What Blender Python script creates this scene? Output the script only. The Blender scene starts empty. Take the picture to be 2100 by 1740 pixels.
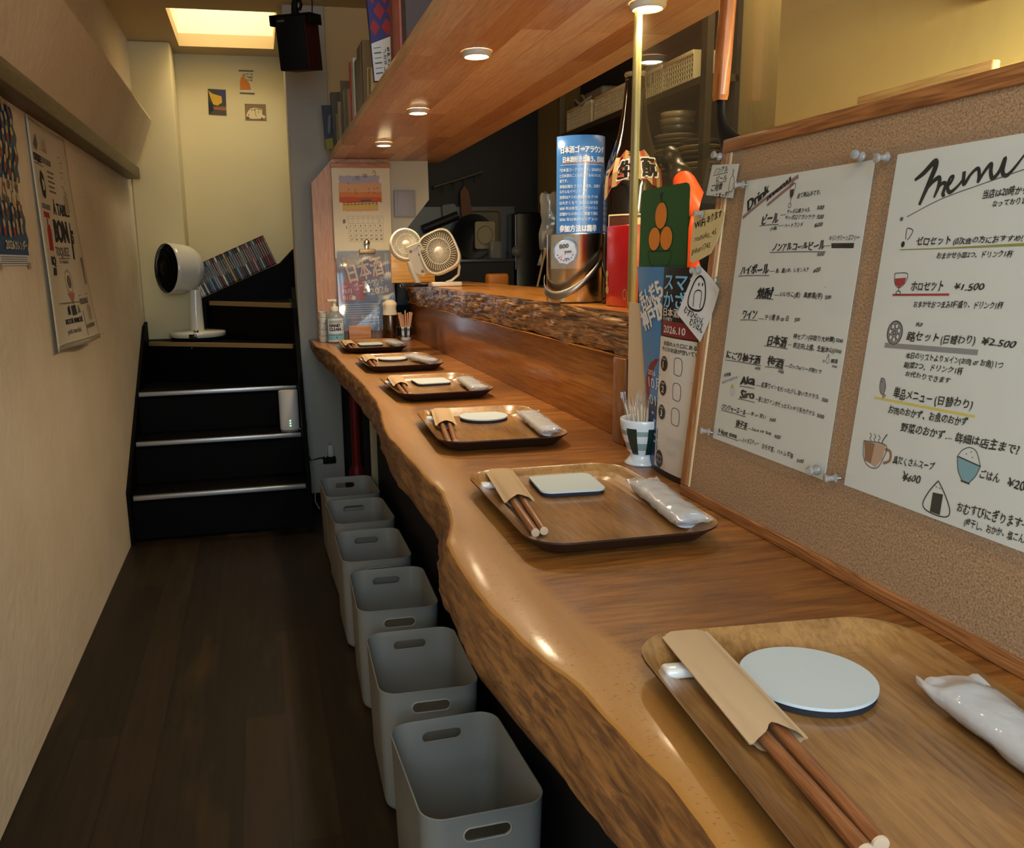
import bpy, bmesh, math, random
from mathutils import Vector, Matrix, noise
random.seed(7)
S = bpy.context.scene
COL = S.collection
R = math.radians

# ------------------------------------------------------------------ camera
RIGHT = Vector((0.975055, -0.221206, -0.018298))
DOWN = Vector((-0.062672, -0.195293, -0.978741))
FWD = Vector((0.212930, 0.955473, -0.204285))
cd = bpy.data.cameras.new('camera')
cam = bpy.data.objects.new('camera', cd)
COL.objects.link(cam)
mw = Matrix.Identity(4)
for i in range(3):
    mw[i][0] = RIGHT[i]; mw[i][1] = -DOWN[i]; mw[i][2] = -FWD[i]
mw[2][3] = 1.0
cam.matrix_world = mw
cd.sensor_fit = 'HORIZONTAL'
cd.sensor_width = 36.0
cd.lens = 1743.0 / 2100 * 36
cd.shift_x = (1050 - 929.41) / 2100
cd.shift_y = (896.24 - 870) / 2100
cd.clip_start = 0.02
S.camera = cam

# ------------------------------------------------------------------ view, sky, big lights
S.view_settings.view_transform = 'Standard'
S.view_settings.look = 'None'
S.view_settings.exposure = 0.0
S.view_settings.gamma = 1.0
S.view_settings.use_curve_mapping = False
S.cycles.use_denoising = True
S.cycles.sample_clamp_indirect = 4.0
S.cycles.caustics_reflective = False
S.cycles.caustics_refractive = False
w = bpy.data.worlds.new('sky'); S.world = w; w.use_nodes = True
bgn = w.node_tree.nodes['Background']
bgn.inputs[0].default_value = (0.62, 0.78, 1.0, 1)
bgn.inputs[1].default_value = 1.0

def area(name, loc, direction, sx, sy, power, col, spread=180):
    l = bpy.data.lights.new(name, 'AREA'); l.shape = 'RECTANGLE'; l.size = sx; l.size_y = sy
    l.energy = power; l.color = col; l.spread = R(spread)
    o = bpy.data.objects.new(name, l); COL.objects.link(o)
    o.location = loc; o.rotation_euler = Vector(direction).to_track_quat('-Z', 'Y').to_euler()
    return o
# daylight falling through the front window behind the camera
area('daylight', (0.02, -0.86, 1.25), (0.10, 1, -0.22), 0.86, 0.9, 22.0, (0.60, 0.82, 1.0))
# warm light of the upstairs room falling down the stairwell opening
area('stairwell_light', (-0.07, 3.75, 2.50), (0.0, 0.25, -1), 0.36, 0.36, 6.5, (1.0, 0.87, 0.60))
# warm work light under the shelf on the kitchen side wall
area('shelf_light', (0.84, 0.55, 1.305), (0.45, 0.35, -1), 0.12, 0.5, 22.0, (1.0, 0.84, 0.50))
# unseen warm fill, added to lighten the kitchen side wall and baskets
area('kitchen_fill_light', (1.12, 1.95, 1.90), (0.1, -0.1, -1), 0.15, 0.3, 4.5, (1.0, 0.82, 0.50))
# unseen warm fill above the aisle, aimed to brighten the left wall
area('aisle_fill_light', (-0.10, -0.35, 1.86), (-0.45, 0.55, -1), 0.4, 0.4, 6.5, (1.0, 0.80, 0.58))

# ------------------------------------------------------------------ materials
def srgb(r, g, b):
    f = lambda c: c / 12.92 if c <= 0.04045 else ((c + 0.055) / 1.055) ** 2.4
    return (f(r / 255), f(g / 255), f(b / 255), 1)
MATS = {}
def mat(name, col=(200, 200, 200), rough=0.5, metal=0.0, spec=0.5, coat=0.0, emit=None, estr=0, trans=0.0, ior=1.45, alpha=1.0,
        bump=0.0, bscale=200, bdist=0.004, var=0.0, vscale=8, vcol=None):
    if name in MATS: return MATS[name]
    m = bpy.data.materials.new(name); m.use_nodes = True
    nt = m.node_tree; b = nt.nodes['Principled BSDF']
    c = srgb(*col) if max(col) > 1 else (*col, 1)
    b.inputs['Base Color'].default_value = c
    b.inputs['Roughness'].default_value = rough
    b.inputs['Metallic'].default_value = metal
    b.inputs['Specular IOR Level'].default_value = spec
    b.inputs['Coat Weight'].default_value = coat
    b.inputs['Coat Roughness'].default_value = 0.08
    b.inputs['Transmission Weight'].default_value = trans
    b.inputs['IOR'].default_value = ior
    b.inputs['Alpha'].default_value = alpha
    if emit:
        b.inputs['Emission Color'].default_value = srgb(*emit); b.inputs['Emission Strength'].default_value = estr
    L = nt.links
    if bump or var:
        tc = nt.nodes.new('ShaderNodeTexCoord')
    if var:
        n = nt.nodes.new('ShaderNodeTexNoise'); n.inputs['Scale'].default_value = vscale; n.inputs['Detail'].default_value = 6
        L.new(tc.outputs['Object'], n.inputs['Vector'])
        mx = nt.nodes.new('ShaderNodeMix'); mx.data_type = 'RGBA'
        mr = nt.nodes.new('ShaderNodeMapRange'); mr.inputs[1].default_value = 0.35; mr.inputs[2].default_value = 0.65
        mr.inputs[4].default_value = var
        L.new(n.outputs['Fac'], mr.inputs[0]); L.new(mr.outputs[0], mx.inputs[0])
        mx.inputs[6].default_value = c
        mx.inputs[7].default_value = srgb(*vcol) if vcol else (c[0] * .5, c[1] * .5, c[2] * .5, 1)
        L.new(mx.outputs[2], b.inputs['Base Color'])
    if bump:
        n2 = nt.nodes.new('ShaderNodeTexNoise'); n2.inputs['Scale'].default_value = bscale; n2.inputs['Detail'].default_value = 4
        L.new(tc.outputs['Object'], n2.inputs['Vector'])
        bp = nt.nodes.new('ShaderNodeBump'); bp.inputs['Strength'].default_value = bump; bp.inputs['Distance'].default_value = bdist
        L.new(n2.outputs['Fac'], bp.inputs['Height']); L.new(bp.outputs['Normal'], b.inputs['Normal'])
    MATS[name] = m
    return m

def wood(name, c1, c2, axis='Y', fine=60, stretch=0.06, rough=0.35, coat=0.0, blotch=0.0, c3=None, rings=0.0, bump=0.05, ringscale=9):
    """long grain along one axis: stretched noise, broad figure and fine pores"""
    if name in MATS: return MATS[name]
    m = bpy.data.materials.new(name); m.use_nodes = True
    nt = m.node_tree; b = nt.nodes['Principled BSDF']; L = nt.links
    tc = nt.nodes.new('ShaderNodeTexCoord'); mp = nt.nodes.new('ShaderNodeMapping')
    sc = [1, 1, 1]; sc['XYZ'.index(axis)] = stretch
    mp.inputs['Scale'].default_value = sc
    L.new(tc.outputs['Object'], mp.inputs['Vector'])
    n1 = nt.nodes.new('ShaderNodeTexNoise'); n1.inputs['Scale'].default_value = fine * 7; n1.inputs['Detail'].default_value = 8
    n1.inputs['Roughness'].default_value = 0.6; n1.inputs['Distortion'].default_value = 0.6
    L.new(mp.outputs[0], n1.inputs['Vector'])
    n2 = nt.nodes.new('ShaderNodeTexNoise'); n2.inputs['Scale'].default_value = ringscale * 2.2; n2.inputs['Detail'].default_value = 2
    L.new(mp.outputs[0], n2.inputs['Vector'])
    mu = nt.nodes.new('ShaderNodeMath'); mu.operation = 'MULTIPLY'; mu.inputs[1].default_value = 60
    L.new(n2.outputs['Fac'], mu.inputs[0])
    sn = nt.nodes.new('ShaderNodeMath'); sn.operation = 'SINE'; L.new(mu.outputs[0], sn.inputs[0])
    mr = nt.nodes.new('ShaderNodeMapRange'); mr.inputs[1].default_value = -1; mr.inputs[2].default_value = 1
    mr.inputs[3].default_value = 0; mr.inputs[4].default_value = rings
    L.new(sn.outputs[0], mr.inputs[0])
    fr = nt.nodes.new('ShaderNodeMapRange'); fr.inputs[1].default_value = 0.40; fr.inputs[2].default_value = 0.62
    fr.inputs[4].default_value = 1 - rings
    L.new(n1.outputs['Fac'], fr.inputs[0])
    ad = nt.nodes.new('ShaderNodeMath'); ad.operation = 'ADD'; L.new(mr.outputs[0], ad.inputs[0]); L.new(fr.outputs[0], ad.inputs[1])
    mx = nt.nodes.new('ShaderNodeMix'); mx.data_type = 'RGBA'
    L.new(ad.outputs[0], mx.inputs[0]); mx.inputs[6].default_value = srgb(*c1); mx.inputs[7].default_value = srgb(*c2)
    out = mx.outputs[2]
    if blotch:
        n3 = nt.nodes.new('ShaderNodeTexNoise'); n3.inputs['Scale'].default_value = 3.2; n3.inputs['Detail'].default_value = 3
        mp3 = nt.nodes.new('ShaderNodeMapping'); s3 = [1, 1, 1]; s3['XYZ'.index(axis)] = 0.45; mp3.inputs['Scale'].default_value = s3
        L.new(tc.outputs['Object'], mp3.inputs['Vector']); L.new(mp3.outputs[0], n3.inputs['Vector'])
        m3 = nt.nodes.new('ShaderNodeMapRange'); m3.inputs[1].default_value = 0.42; m3.inputs[2].default_value = 0.68; m3.inputs[4].default_value = blotch
        L.new(n3.outputs['Fac'], m3.inputs[0])
        mx3 = nt.nodes.new('ShaderNodeMix'); mx3.data_type = 'RGBA'; L.new(m3.outputs[0], mx3.inputs[0])
        L.new(out, mx3.inputs[6]); mx3.inputs[7].default_value = srgb(*(c3 or c2)); out = mx3.outputs[2]
    L.new(out, b.inputs['Base Color'])
    b.inputs['Roughness'].default_value = rough; b.inputs['Coat Weight'].default_value = coat; b.inputs['Coat Roughness'].default_value = 0.12
    if bump:
        bp = nt.nodes.new('ShaderNodeBump'); bp.inputs['Strength'].default_value = bump; bp.inputs['Distance'].default_value = 0.002
        L.new(n1.outputs['Fac'], bp.inputs['Height']); L.new(bp.outputs['Normal'], b.inputs['Normal'])
    MATS[name] = m
    return m

def clear(name, tint=(1, 1, 1), rough=0.02, gloss=0.12, opac=0.0, body=(0.9, 0.9, 0.9)):
    """thin clear film or sheet: see-through with a sharp sheen"""
    if name in MATS: return MATS[name]
    m = bpy.data.materials.new(name); m.use_nodes = True
    nt = m.node_tree; L = nt.links
    for n in list(nt.nodes):
        if n.type != 'OUTPUT_MATERIAL': nt.nodes.remove(n)
    o = [n for n in nt.nodes if n.type == 'OUTPUT_MATERIAL'][0]
    t = nt.nodes.new('ShaderNodeBsdfTransparent'); t.inputs[0].default_value = (*tint, 1)
    g = nt.nodes.new('ShaderNodeBsdfGlossy'); g.inputs['Roughness'].default_value = rough
    lw = nt.nodes.new('ShaderNodeLayerWeight')
    pw = nt.nodes.new('ShaderNodeMath'); pw.operation = 'POWER'; pw.inputs[1].default_value = 4.0; L.new(lw.outputs['Facing'], pw.inputs[0])
    mr = nt.nodes.new('ShaderNodeMapRange'); mr.inputs[3].default_value = gloss * .35; mr.inputs[4].default_value = 0.7
    L.new(pw.outputs[0], mr.inputs[0])
    mx = nt.nodes.new('ShaderNodeMixShader'); L.new(mr.outputs[0], mx.inputs[0])
    base = t.outputs[0]
    if opac:
        d = nt.nodes.new('ShaderNodeBsdfDiffuse'); d.inputs[0].default_value = (*body, 1)
        m2 = nt.nodes.new('ShaderNodeMixShader'); m2.inputs[0].default_value = opac
        L.new(t.outputs[0], m2.inputs[1]); L.new(d.outputs[0], m2.inputs[2]); base = m2.outputs[0]
    L.new(base, mx.inputs[1]); L.new(g.outputs[0], mx.inputs[2]); L.new(mx.outputs[0], o.inputs[0])
    MATS[name] = m
    return m

# ------------------------------------------------------------------ lettering (built-in font, outlines turned into mesh faces)
_tc = {}
_to = None
def glyphs(s, bold=0):
    k = (s, bold)
    if k in _tc: return _tc[k]
    c = bpy.data.curves.new('lettering', 'FONT'); c.body = s; c.resolution_u = 2
    c.offset = (0.0, 0.006, 0.008)[bold]
    o = bpy.data.objects.new('lettering', c); COL.objects.link(o)
    dg = bpy.context.evaluated_depsgraph_get()
    me = bpy.data.meshes.new_from_object(o.evaluated_get(dg))
    V = [(v.co.x, v.co.y) for v in me.vertices]; F = [tuple(p.vertices) for p in me.polygons]
    bpy.data.objects.remove(o); bpy.data.curves.remove(c); bpy.data.meshes.remove(me)
    base = (list(V), list(F))
    for k2 in range(1, 1 + (0, 1, 3)[bold]):      # heavier pen: the same outlines again, a hair to the side
        n0 = len(V); V += [(x + .034 * k2, y + .026 * (k2 % 2)) for x, y in base[0]]; F += [tuple(i + n0 for i in f) for f in base[1]]
    x0 = min(v[0] for v in V); x1 = max(v[0] for v in V)
    _tc[k] = ([(v[0] - x0, v[1]) for v in V], F, x1 - x0)
    return _tc[k]

# ------------------------------------------------------------------ mesh builder
class MB:
    def __init__(s):
        s.v = []; s.f = []; s.m = []; s.sm = []
    def add(s, V, F, m=0, smooth=False, M=None):
        o = len(s.v)
        if M is not None: V = [tuple(M @ Vector(p)) for p in V]
        s.v += [tuple(p) for p in V]
        for f in F:
            s.f.append(tuple(i + o for i in f)); s.m.append(m); s.sm.append(smooth)
        return s
    def poly(s, pts, m=0, M=None):
        return s.add(pts, [tuple(range(len(pts)))], m, False, M)
    def box(s, x0, x1, y0, y1, z0, z1, m=0, M=None):
        V = [(x0, y0, z0), (x1, y0, z0), (x1, y1, z0), (x0, y1, z0), (x0, y0, z1), (x1, y0, z1), (x1, y1, z1), (x0, y1, z1)]
        return s.add(V, [(3, 2, 1, 0), (4, 5, 6, 7), (0, 1, 5, 4), (1, 2, 6, 5), (2, 3, 7, 6), (3, 0, 4, 7)], m, False, M)
    def rbox(s, x0, x1, y0, y1, z0, z1, r=0.003, m=0, M=None, seg=2):
        bm = bmesh.new(); bmesh.ops.create_cube(bm, size=1)
        for v in bm.verts:
            v.co = Vector(((x0 + x1) / 2 + v.co.x * (x1 - x0), (y0 + y1) / 2 + v.co.y * (y1 - y0), (z0 + z1) / 2 + v.co.z * (z1 - z0)))
        bmesh.ops.bevel(bm, geom=bm.edges[:], offset=r, segments=seg, profile=0.5, affect='EDGES')
        bm.verts.index_update()
        s.add([v.co.copy() for v in bm.verts], [tuple(v.index for v in f.verts) for f in bm.faces], m, True, M)
        bm.free(); return s
    def prism(s, out, z0, z1, m=0, M=None, smooth=False):
        n = len(out)
        V = [(x, y, z0) for x, y in out] + [(x, y, z1) for x, y in out]
        s.add(V, [tuple(range(n - 1, -1, -1)), tuple(range(n, 2 * n))], m, False, M)
        return s.add(V, [(i, (i + 1) % n, (i + 1) % n + n, i + n) for i in range(n)], m, smooth, M)
    def lathe(s, prof, n=32, m=0, M=None, smooth=True, cap=True):
        V = []; F = []
        for r, z in prof:
            for i in range(n):
                a = 2 * math.pi * i / n; V.append((r * math.cos(a), r * math.sin(a), z))
        for j in range(len(prof) - 1):
            for i in range(n):
                k = (i + 1) % n; F.append((j * n + i, j * n + k, (j + 1) * n + k, (j + 1) * n + i))
        s.add(V, F, m, smooth, M)
        if cap:
            for j, rev in ((0, True), (len(prof) - 1, False)):
                if prof[j][0] > 1e-5:
                    ring = V[j * n:(j + 1) * n]
                    s.poly(ring[::-1] if rev else ring, m, M)
        return s
    def tube(s, pts, r, n=10, m=0, M=None, closed=False):
        P = [Vector(p) for p in pts]; k = len(P)
        rr = r if isinstance(r, (list, tuple)) else [r] * k
        V = []; F = []; up = None
        for i in range(k):
            a = P[(i - 1) % k] if (i or closed) else P[0]; c = P[(i + 1) % k] if (i < k - 1 or closed) else P[-1]
            t = (c - a).normalized()
            if up is None: up = t.orthogonal().normalized()
            up = (up - t * up.dot(t)).normalized(); sd = t.cross(up)
            for j in range(n):
                q = 2 * math.pi * j / n; V.append(P[i] + (up * math.cos(q) + sd * math.sin(q)) * rr[i])
        for i in range(k if closed else k - 1):
            e = (i + 1) % k
            for j in range(n):
                g = (j + 1) % n; F.append((i * n + j, i * n + g, e * n + g, e * n + j))
        s.add(V, F, m, True, M)
        if not closed:
            s.add(V[:n][::-1], [tuple(range(n))], m, False, M); s.add(V[-n:], [tuple(range(n))], m, False, M)
        return s
    def grid(s, fn, nu, nv, m=0, M=None, smooth=True, flip=False):
        V = [fn(i / nu, j / nv) for j in range(nv + 1) for i in range(nu + 1)]
        F = []
        for j in range(nv):
            for i in range(nu):
                a = j * (nu + 1) + i; q = (a, a + 1, a + nu + 2, a + nu + 1); F.append(q[::-1] if flip else q)
        return s.add(V, F, m, smooth, M)
    # flat marks in the local XY plane ------------------------------------------------
    def text(s, t, x0, y0, x1=None, y1=None, h=0.01, bold=0, z=0.0004, m=0, fn=None, M=None, hand=0.0):
        V, F, W = glyphs(t, bold)
        if y1 is None: y1 = y0
        sy = h / 0.80
        if x1 is None: x1 = x0 + W * sy
        L = math.hypot(x1 - x0, y1 - y0); ca = (x1 - x0) / L; sa = (y1 - y0) / L; sx = L / W
        out = []
        for x, y in V:
            if hand:
                nx = noise.noise((x * 1.3 + x0 * 91, y * 1.7, y0 * 77)); ny = noise.noise((x * 1.1 + 9, y * 1.3 + x0 * 53, y0 * 31))
                x += (nx * .10 + (y - .4) * .10) * hand; y += (ny * .13 + math.sin(x * 2.1 + x0 * 300) * .03) * hand
            a = x * sx; b = y * sy
            p = (x0 + a * ca - b * sa, y0 + a * sa + b * ca, z)
            out.append(fn(*p) if fn else p)
        return s.add(out, F, m, False, M)
    def stroke(s, pts, wd, z=0.0005, m=0, fn=None, M=None):
        """brush or pen line: ribbon along a smoothed polyline; wd a number or one width per point"""
        P = [Vector(p[:2]) for p in pts]
        ww = list(wd) if isinstance(wd, (list, tuple)) else [wd] * len(P)
        if len(P) > 2:
            Q = []; W2 = []
            for i in range(len(P) - 1):
                p0 = P[max(i - 1, 0)]; p1 = P[i]; p2 = P[i + 1]; p3 = P[min(i + 2, len(P) - 1)]
                for k in range(6):
                    t = k / 6
                    Q.append(0.5 * (2 * p1 + (p2 - p0) * t + (2 * p0 - 5 * p1 + 4 * p2 - p3) * t * t + (3 * p1 - p0 - 3 * p2 + p3) * t ** 3))
                    W2.append(ww[i] * (1 - t) + ww[i + 1] * t)
            Q.append(P[-1]); W2.append(ww[-1]); P, ww = Q, W2
        V = []; n = len(P)
        for i in range(n):
            d = P[min(i + 1, n - 1)] - P[max(i - 1, 0)]
            d = d.normalized() if d.length > 1e-9 else Vector((1, 0)); q = Vector((-d.y, d.x)) * ww[i] / 2
            for e in (P[i] + q, P[i] - q):
                p = (e.x, e.y, z); V.append(fn(*p) if fn else p)
        return s.add(V, [(2 * i, 2 * i + 1, 2 * i + 3, 2 * i + 2) for i in range(n - 1)], m, False, M)
    def mark(s, pts, z=0.0005, m=0, fn=None, M=None):
        V = [(x, y, z) for x, y in pts]
        if fn: V = [fn(*p) for p in V]
        return s.poly(V, m, M)
    def disc(s, x, y, rx, ry=None, z=0.0005, m=0, fn=None, M=None, n=24):
        ry = ry or rx
        return s.mark([(x + rx * math.cos(2 * math.pi * i / n), y + ry * math.sin(2 * math.pi * i / n)) for i in range(n)], z, m, fn, M)
    def build(s, name, mats, parent=None, M=None):
        me = bpy.data.meshes.new(name); me.from_pydata(s.v, [], s.f)
        me.polygons.foreach_set('material_index', s.m); me.polygons.foreach_set('use_smooth', s.sm)
        for q in (mats if isinstance(mats, (list, tuple)) else [mats]): me.materials.append(q)
        me.update()
        o = bpy.data.objects.new(name, me); COL.objects.link(o)
        if parent is not None: o.parent = parent
        if M is not None: o.matrix_local = M
        return o

def fix_normals(o):
    bm = bmesh.new(); bm.from_mesh(o.data); bmesh.ops.recalc_face_normals(bm, faces=bm.faces); bm.to_mesh(o.data); bm.free(); return o
def tag(o, label, cat, group=None, kind=None):
    o['label'] = label; o['category'] = cat
    if group: o['group'] = group
    if kind: o['kind'] = kind
    return o
def thing(name, label, cat, loc=(0, 0, 0), rotz=0, group=None, M=None):
    o = bpy.data.objects.new(name, None); COL.objects.link(o); o.empty_display_size = 0.02
    if M is not None: o.matrix_world = M
    else:
        o.location = loc; o.rotation_euler = (0, 0, rotz)
    return tag(o, label, cat, group)
def struct(name, mb, mats):
    o = mb.build(name, mats); o['kind'] = 'structure'; return o
def copy_tree(root, label, M=None, loc=None, rotz=None, group=None):
    r = root.copy(); COL.objects.link(r)
    if M is not None: r.matrix_world = M
    if loc is not None: r.location = loc
    if rotz is not None: r.rotation_euler = (0, 0, rotz)
    r['label'] = label
    if group: r['group'] = group
    for ch in list(root.children):
        c = ch.copy(); COL.objects.link(c); c.parent = r
        for g in list(ch.children):
            d = g.copy(); COL.objects.link(d); d.parent = c
    return r
def T(x, y, z): return Matrix.Translation((x, y, z))
def RZ(d): return Matrix.Rotation(R(d), 4, 'Z')
def RX(d): return Matrix.Rotation(R(d), 4, 'X')
def RY(d): return Matrix.Rotation(R(d), 4, 'Y')
def rrect(x0, x1, y0, y1, r, n=6):
    out = []
    for cx, cy, a0 in ((x1 - r, y1 - r, 0), (x0 + r, y1 - r, 90), (x0 + r, y0 + r, 180), (x1 - r, y0 + r, 270)):
        for i in range(n + 1):
            a = R(a0 + 90 * i / n); out.append((cx + r * math.cos(a), cy + r * math.sin(a)))
    return out
def frame_mtx(o, x, y):
    """matrix from an origin and two in-plane axes"""
    x = Vector(x).normalized(); z = x.cross(Vector(y)).normalized(); y = z.cross(x)
    m = Matrix.Identity(4)
    for i in range(3): m[i][0] = x[i]; m[i][1] = y[i]; m[i][2] = z[i]; m[i][3] = o[i]
    return m
ORD = ['first', 'second', 'third', 'fourth', 'fifth', 'sixth', 'seventh', 'eighth', 'ninth', 'tenth']

# ------------------------------------------------------------------ surfaces
M_plaster = mat('plaster', (234, 219, 195), rough=0.9, spec=0.15, bump=0.4, bscale=34, bdist=0.006, var=0.5, vscale=5, vcol=(218, 200, 172))
M_cream = mat('cream_plaster', (222, 208, 166), rough=0.9, spec=0.15, bump=0.12, bscale=22, var=0.2, vscale=4, vcol=(214, 198, 154))
M_ceil = mat('ceiling_paper', (196, 172, 130), rough=0.95, spec=0.1, bump=0.08, bscale=60)
M_colm = mat('column_plaster', (176, 172, 160), rough=0.9, spec=0.15, bump=0.12, bscale=25)
M_black = mat('black_stair_paint', (8, 8, 10), rough=0.6, spec=0.08, var=0.5, vscale=10, vcol=(14, 12, 10))
M_dark = mat('dark_panel', (22, 21, 21), rough=0.6, spec=0.3)
M_olive = mat('kitchen_plaster', (150, 130, 86), rough=0.85, spec=0.15, bump=0.1, bscale=25)
M_yellow = mat('yellow_plaster', (222, 196, 128), rough=0.9, spec=0.15, bump=0.2, bscale=30, var=0.15, vscale=6, vcol=(212, 184, 116))
M_tile = mat('dark_kitchen_tile', (44, 42, 40), rough=0.5, spec=0.3)
M_rail = wood('rail_wood', (112, 96, 66), (88, 74, 50), 'Y', 50, 0.05, 0.5)
M_alu = mat('aluminium', (190, 192, 196), rough=0.35, metal=0.85)
M_brass = mat('worn_brass', (178, 150, 108), rough=0.45, metal=0.6)

def floor_mat():
    m = bpy.data.materials.new('dark_plank_floor'); m.use_nodes = True
    nt = m.node_tree; b = nt.nodes['Principled BSDF']; L = nt.links
    tc = nt.nodes.new('ShaderNodeTexCoord'); mp = nt.nodes.new('ShaderNodeMapping'); mp.inputs['Rotation'].default_value = (0, 0, R(90))
    L.new(tc.outputs['Object'], mp.inputs['Vector'])
    bk = nt.nodes.new('ShaderNodeTexBrick'); bk.inputs['Scale'].default_value = 1.0
    bk.inputs['Brick Width'].default_value = 0.9; bk.inputs['Row Height'].default_value = 0.088; bk.inputs['Mortar Size'].default_value = 0.0008
    bk.inputs['Color1'].default_value = srgb(44, 31, 18); bk.inputs['Color2'].default_value = srgb(26, 19, 12); bk.inputs['Mortar'].default_value = srgb(10, 8, 6)
    L.new(mp.outputs[0], bk.inputs['Vector'])
    m2 = nt.nodes.new('ShaderNodeMapping'); m2.inputs['Scale'].default_value = (1, 0.05, 1); L.new(tc.outputs['Object'], m2.inputs['Vector'])
    n = nt.nodes.new('ShaderNodeTexNoise'); n.inputs['Scale'].default_value = 70; n.inputs['Detail'].default_value = 8; L.new(m2.outputs[0], n.inputs['Vector'])
    n4 = nt.nodes.new('ShaderNodeTexNoise'); n4.inputs['Scale'].default_value = 5; n4.inputs['Detail'].default_value = 5
    m4 = nt.nodes.new('ShaderNodeMapping'); m4.inputs['Scale'].default_value = (1.6, 0.35, 1); L.new(tc.outputs['Object'], m4.inputs['Vector']); L.new(m4.outputs[0], n4.inputs['Vector'])
    r4 = nt.nodes.new('ShaderNodeMapRange'); r4.inputs[1].default_value = 0.56; r4.inputs[2].default_value = 0.72; r4.inputs[4].default_value = 0.5; L.new(n4.outputs['Fac'], r4.inputs[0])
    mx = nt.nodes.new('ShaderNodeMix'); mx.data_type = 'RGBA'; mx.blend_type = 'MULTIPLY'; mx.inputs[0].default_value = 0.75
    rr = nt.nodes.new('ShaderNodeMapRange'); rr.inputs[1].default_value = 0.3; rr.inputs[2].default_value = 0.7; rr.inputs[3].default_value = 0.45; rr.inputs[4].default_value = 1.25
    L.new(n.outputs['Fac'], rr.inputs[0]); L.new(bk.outputs['Color'], mx.inputs[6]); L.new(rr.outputs[0], mx.inputs[7])
    m5 = nt.nodes.new('ShaderNodeMix'); m5.data_type = 'RGBA'; L.new(r4.outputs[0], m5.inputs[0]); L.new(mx.outputs[2], m5.inputs[6]); m5.inputs[7].default_value = srgb(74, 56, 28)
    L.new(m5.outputs[2], b.inputs['Base Color']); b.inputs['Roughness'].default_value = 0.5; b.inputs['Specular IOR Level'].default_value = 0.3
    bp = nt.nodes.new('ShaderNodeBump'); bp.inputs['Strength'].default_value = 0.15; bp.inputs['Distance'].default_value = 0.002
    L.new(n.outputs['Fac'], bp.inputs['Height']); L.new(bp.outputs['Normal'], b.inputs['Normal'])
    return m
def laminated(name, c1, c2, c3, bw=0.42, rh=0.055, rough=0.4, mixf=0.85):
    """finger-jointed pine board, strips along Y"""
    m = wood(name, c1, c2, 'Y', 45, 0.05, rough, 0.15, rings=0.3, bump=0.03)
    nt = m.node_tree; b = nt.nodes['Principled BSDF']; L = nt.links
    src = b.inputs['Base Color'].links[0].from_socket
    tc = nt.nodes.new('ShaderNodeTexCoord'); mp = nt.nodes.new('ShaderNodeMapping'); mp.inputs['Rotation'].default_value = (0, 0, R(90))
    L.new(tc.outputs['Object'], mp.inputs['Vector'])
    bk = nt.nodes.new('ShaderNodeTexBrick'); bk.inputs['Scale'].default_value = 1.0; bk.inputs['Brick Width'].default_value = bw; bk.inputs['Row Height'].default_value = rh
    bk.inputs['Mortar Size'].default_value = 0.0006; bk.inputs['Color1'].default_value = (1, 1, 1, 1); bk.inputs['Color2'].default_value = srgb(*c3); bk.inputs['Mortar'].default_value = srgb(*c3)
    L.new(mp.outputs[0], bk.inputs['Vector'])
    mx = nt.nodes.new('ShaderNodeMix'); mx.data_type = 'RGBA'; mx.blend_type = 'MULTIPLY'; mx.inputs[0].default_value = mixf
    L.new(src, mx.inputs[6]); L.new(bk.outputs['Color'], mx.inputs[7]); L.new(mx.outputs[2], b.inputs['Base Color'])
    return m
M_floor = floor_mat()

# ------------------------------------------------------------------ the setting
struct('floor', MB().box(-0.56, 1.4, -0.97, 4.4, -0.05, 0.0), M_floor)
c = MB()
for x0, x1, y0, y1 in ((-0.56, 1.4, -0.97, 3.572), (-0.56, 1.4, 4.152, 4.4), (-0.56, -0.271, 3.572, 4.152), (0.135, 1.4, 3.572, 4.152)):
    c.box(x0, x1, y0, y1, 1.937, 1.99)
struct('ceiling', c, M_ceil)
sh = MB()
sh.box(-0.31, -0.271, 3.53, 4.19, 1.99, 2.62).box(0.135, 0.175, 3.53, 4.19, 1.99, 2.62).box(-0.271, 0.135, 3.53, 3.572, 1.99, 2.62).box(-0.271, 0.135, 4.152, 4.19, 1.99, 2.62)
sh.box(-0.31, 0.175, 3.53, 4.19, 2.60, 2.64)
struct('wall_stairwell_shaft', sh, mat('shaft_white', (236, 228, 204), rough=.9, spec=.1))
struct('wall_left', MB().box(-0.58, -0.51, -0.97, 4.12, 0, 1.42).box(-0.58, -0.475, -0.97, 4.12, 1.42, 1.937), M_plaster)
bk_ = MB().prism([(-0.512, 1.402), (-0.470, 1.402), (-0.392, 1.592), (-0.394, 1.602), (-0.512, 1.63)], -3.95, 0.92, 0, Matrix(((1, 0, 0, 0), (0, 0, -1, 0), (0, 1, 0, 0), (0, 0, 0, 1))))
struct('wall_left_bulkhead', bk_, M_plaster)
struct('trim_1', MB().rbox(-0.512, -0.458, -0.92, 3.95, 1.357, 1.404, 0.003), M_rail)
struct('wall_pillar', MB().rbox(-0.51, -0.305, 4.08, 4.36, 0, 1.937, 0.008, 0, None, 3), M_cream)
struct('wall_back', MB().box(-0.56, 1.4, 4.30, 4.36, 0, 1.99), M_cream)
struct('column', MB().rbox(0.150, 0.306, 3.45, 3.60, 0, 1.937, 0.006, 0, None, 3), M_colm)
struct('baseboard_column', MB().box(0.148, 0.309, 3.438, 3.45, 0, 0.062), M_black)
struct('wall_above_shelf', MB().box(0.306, 0.70, 3.465, 3.52, 1.403, 1.937), mat('brown_plaster', (206, 178, 130), rough=0.9, spec=0.1, bump=0.1, bscale=30))
struct('wall_kitchen_back', MB().box(0.306, 1.4, 3.92, 3.97, 0, 1.937), M_tile)
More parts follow.
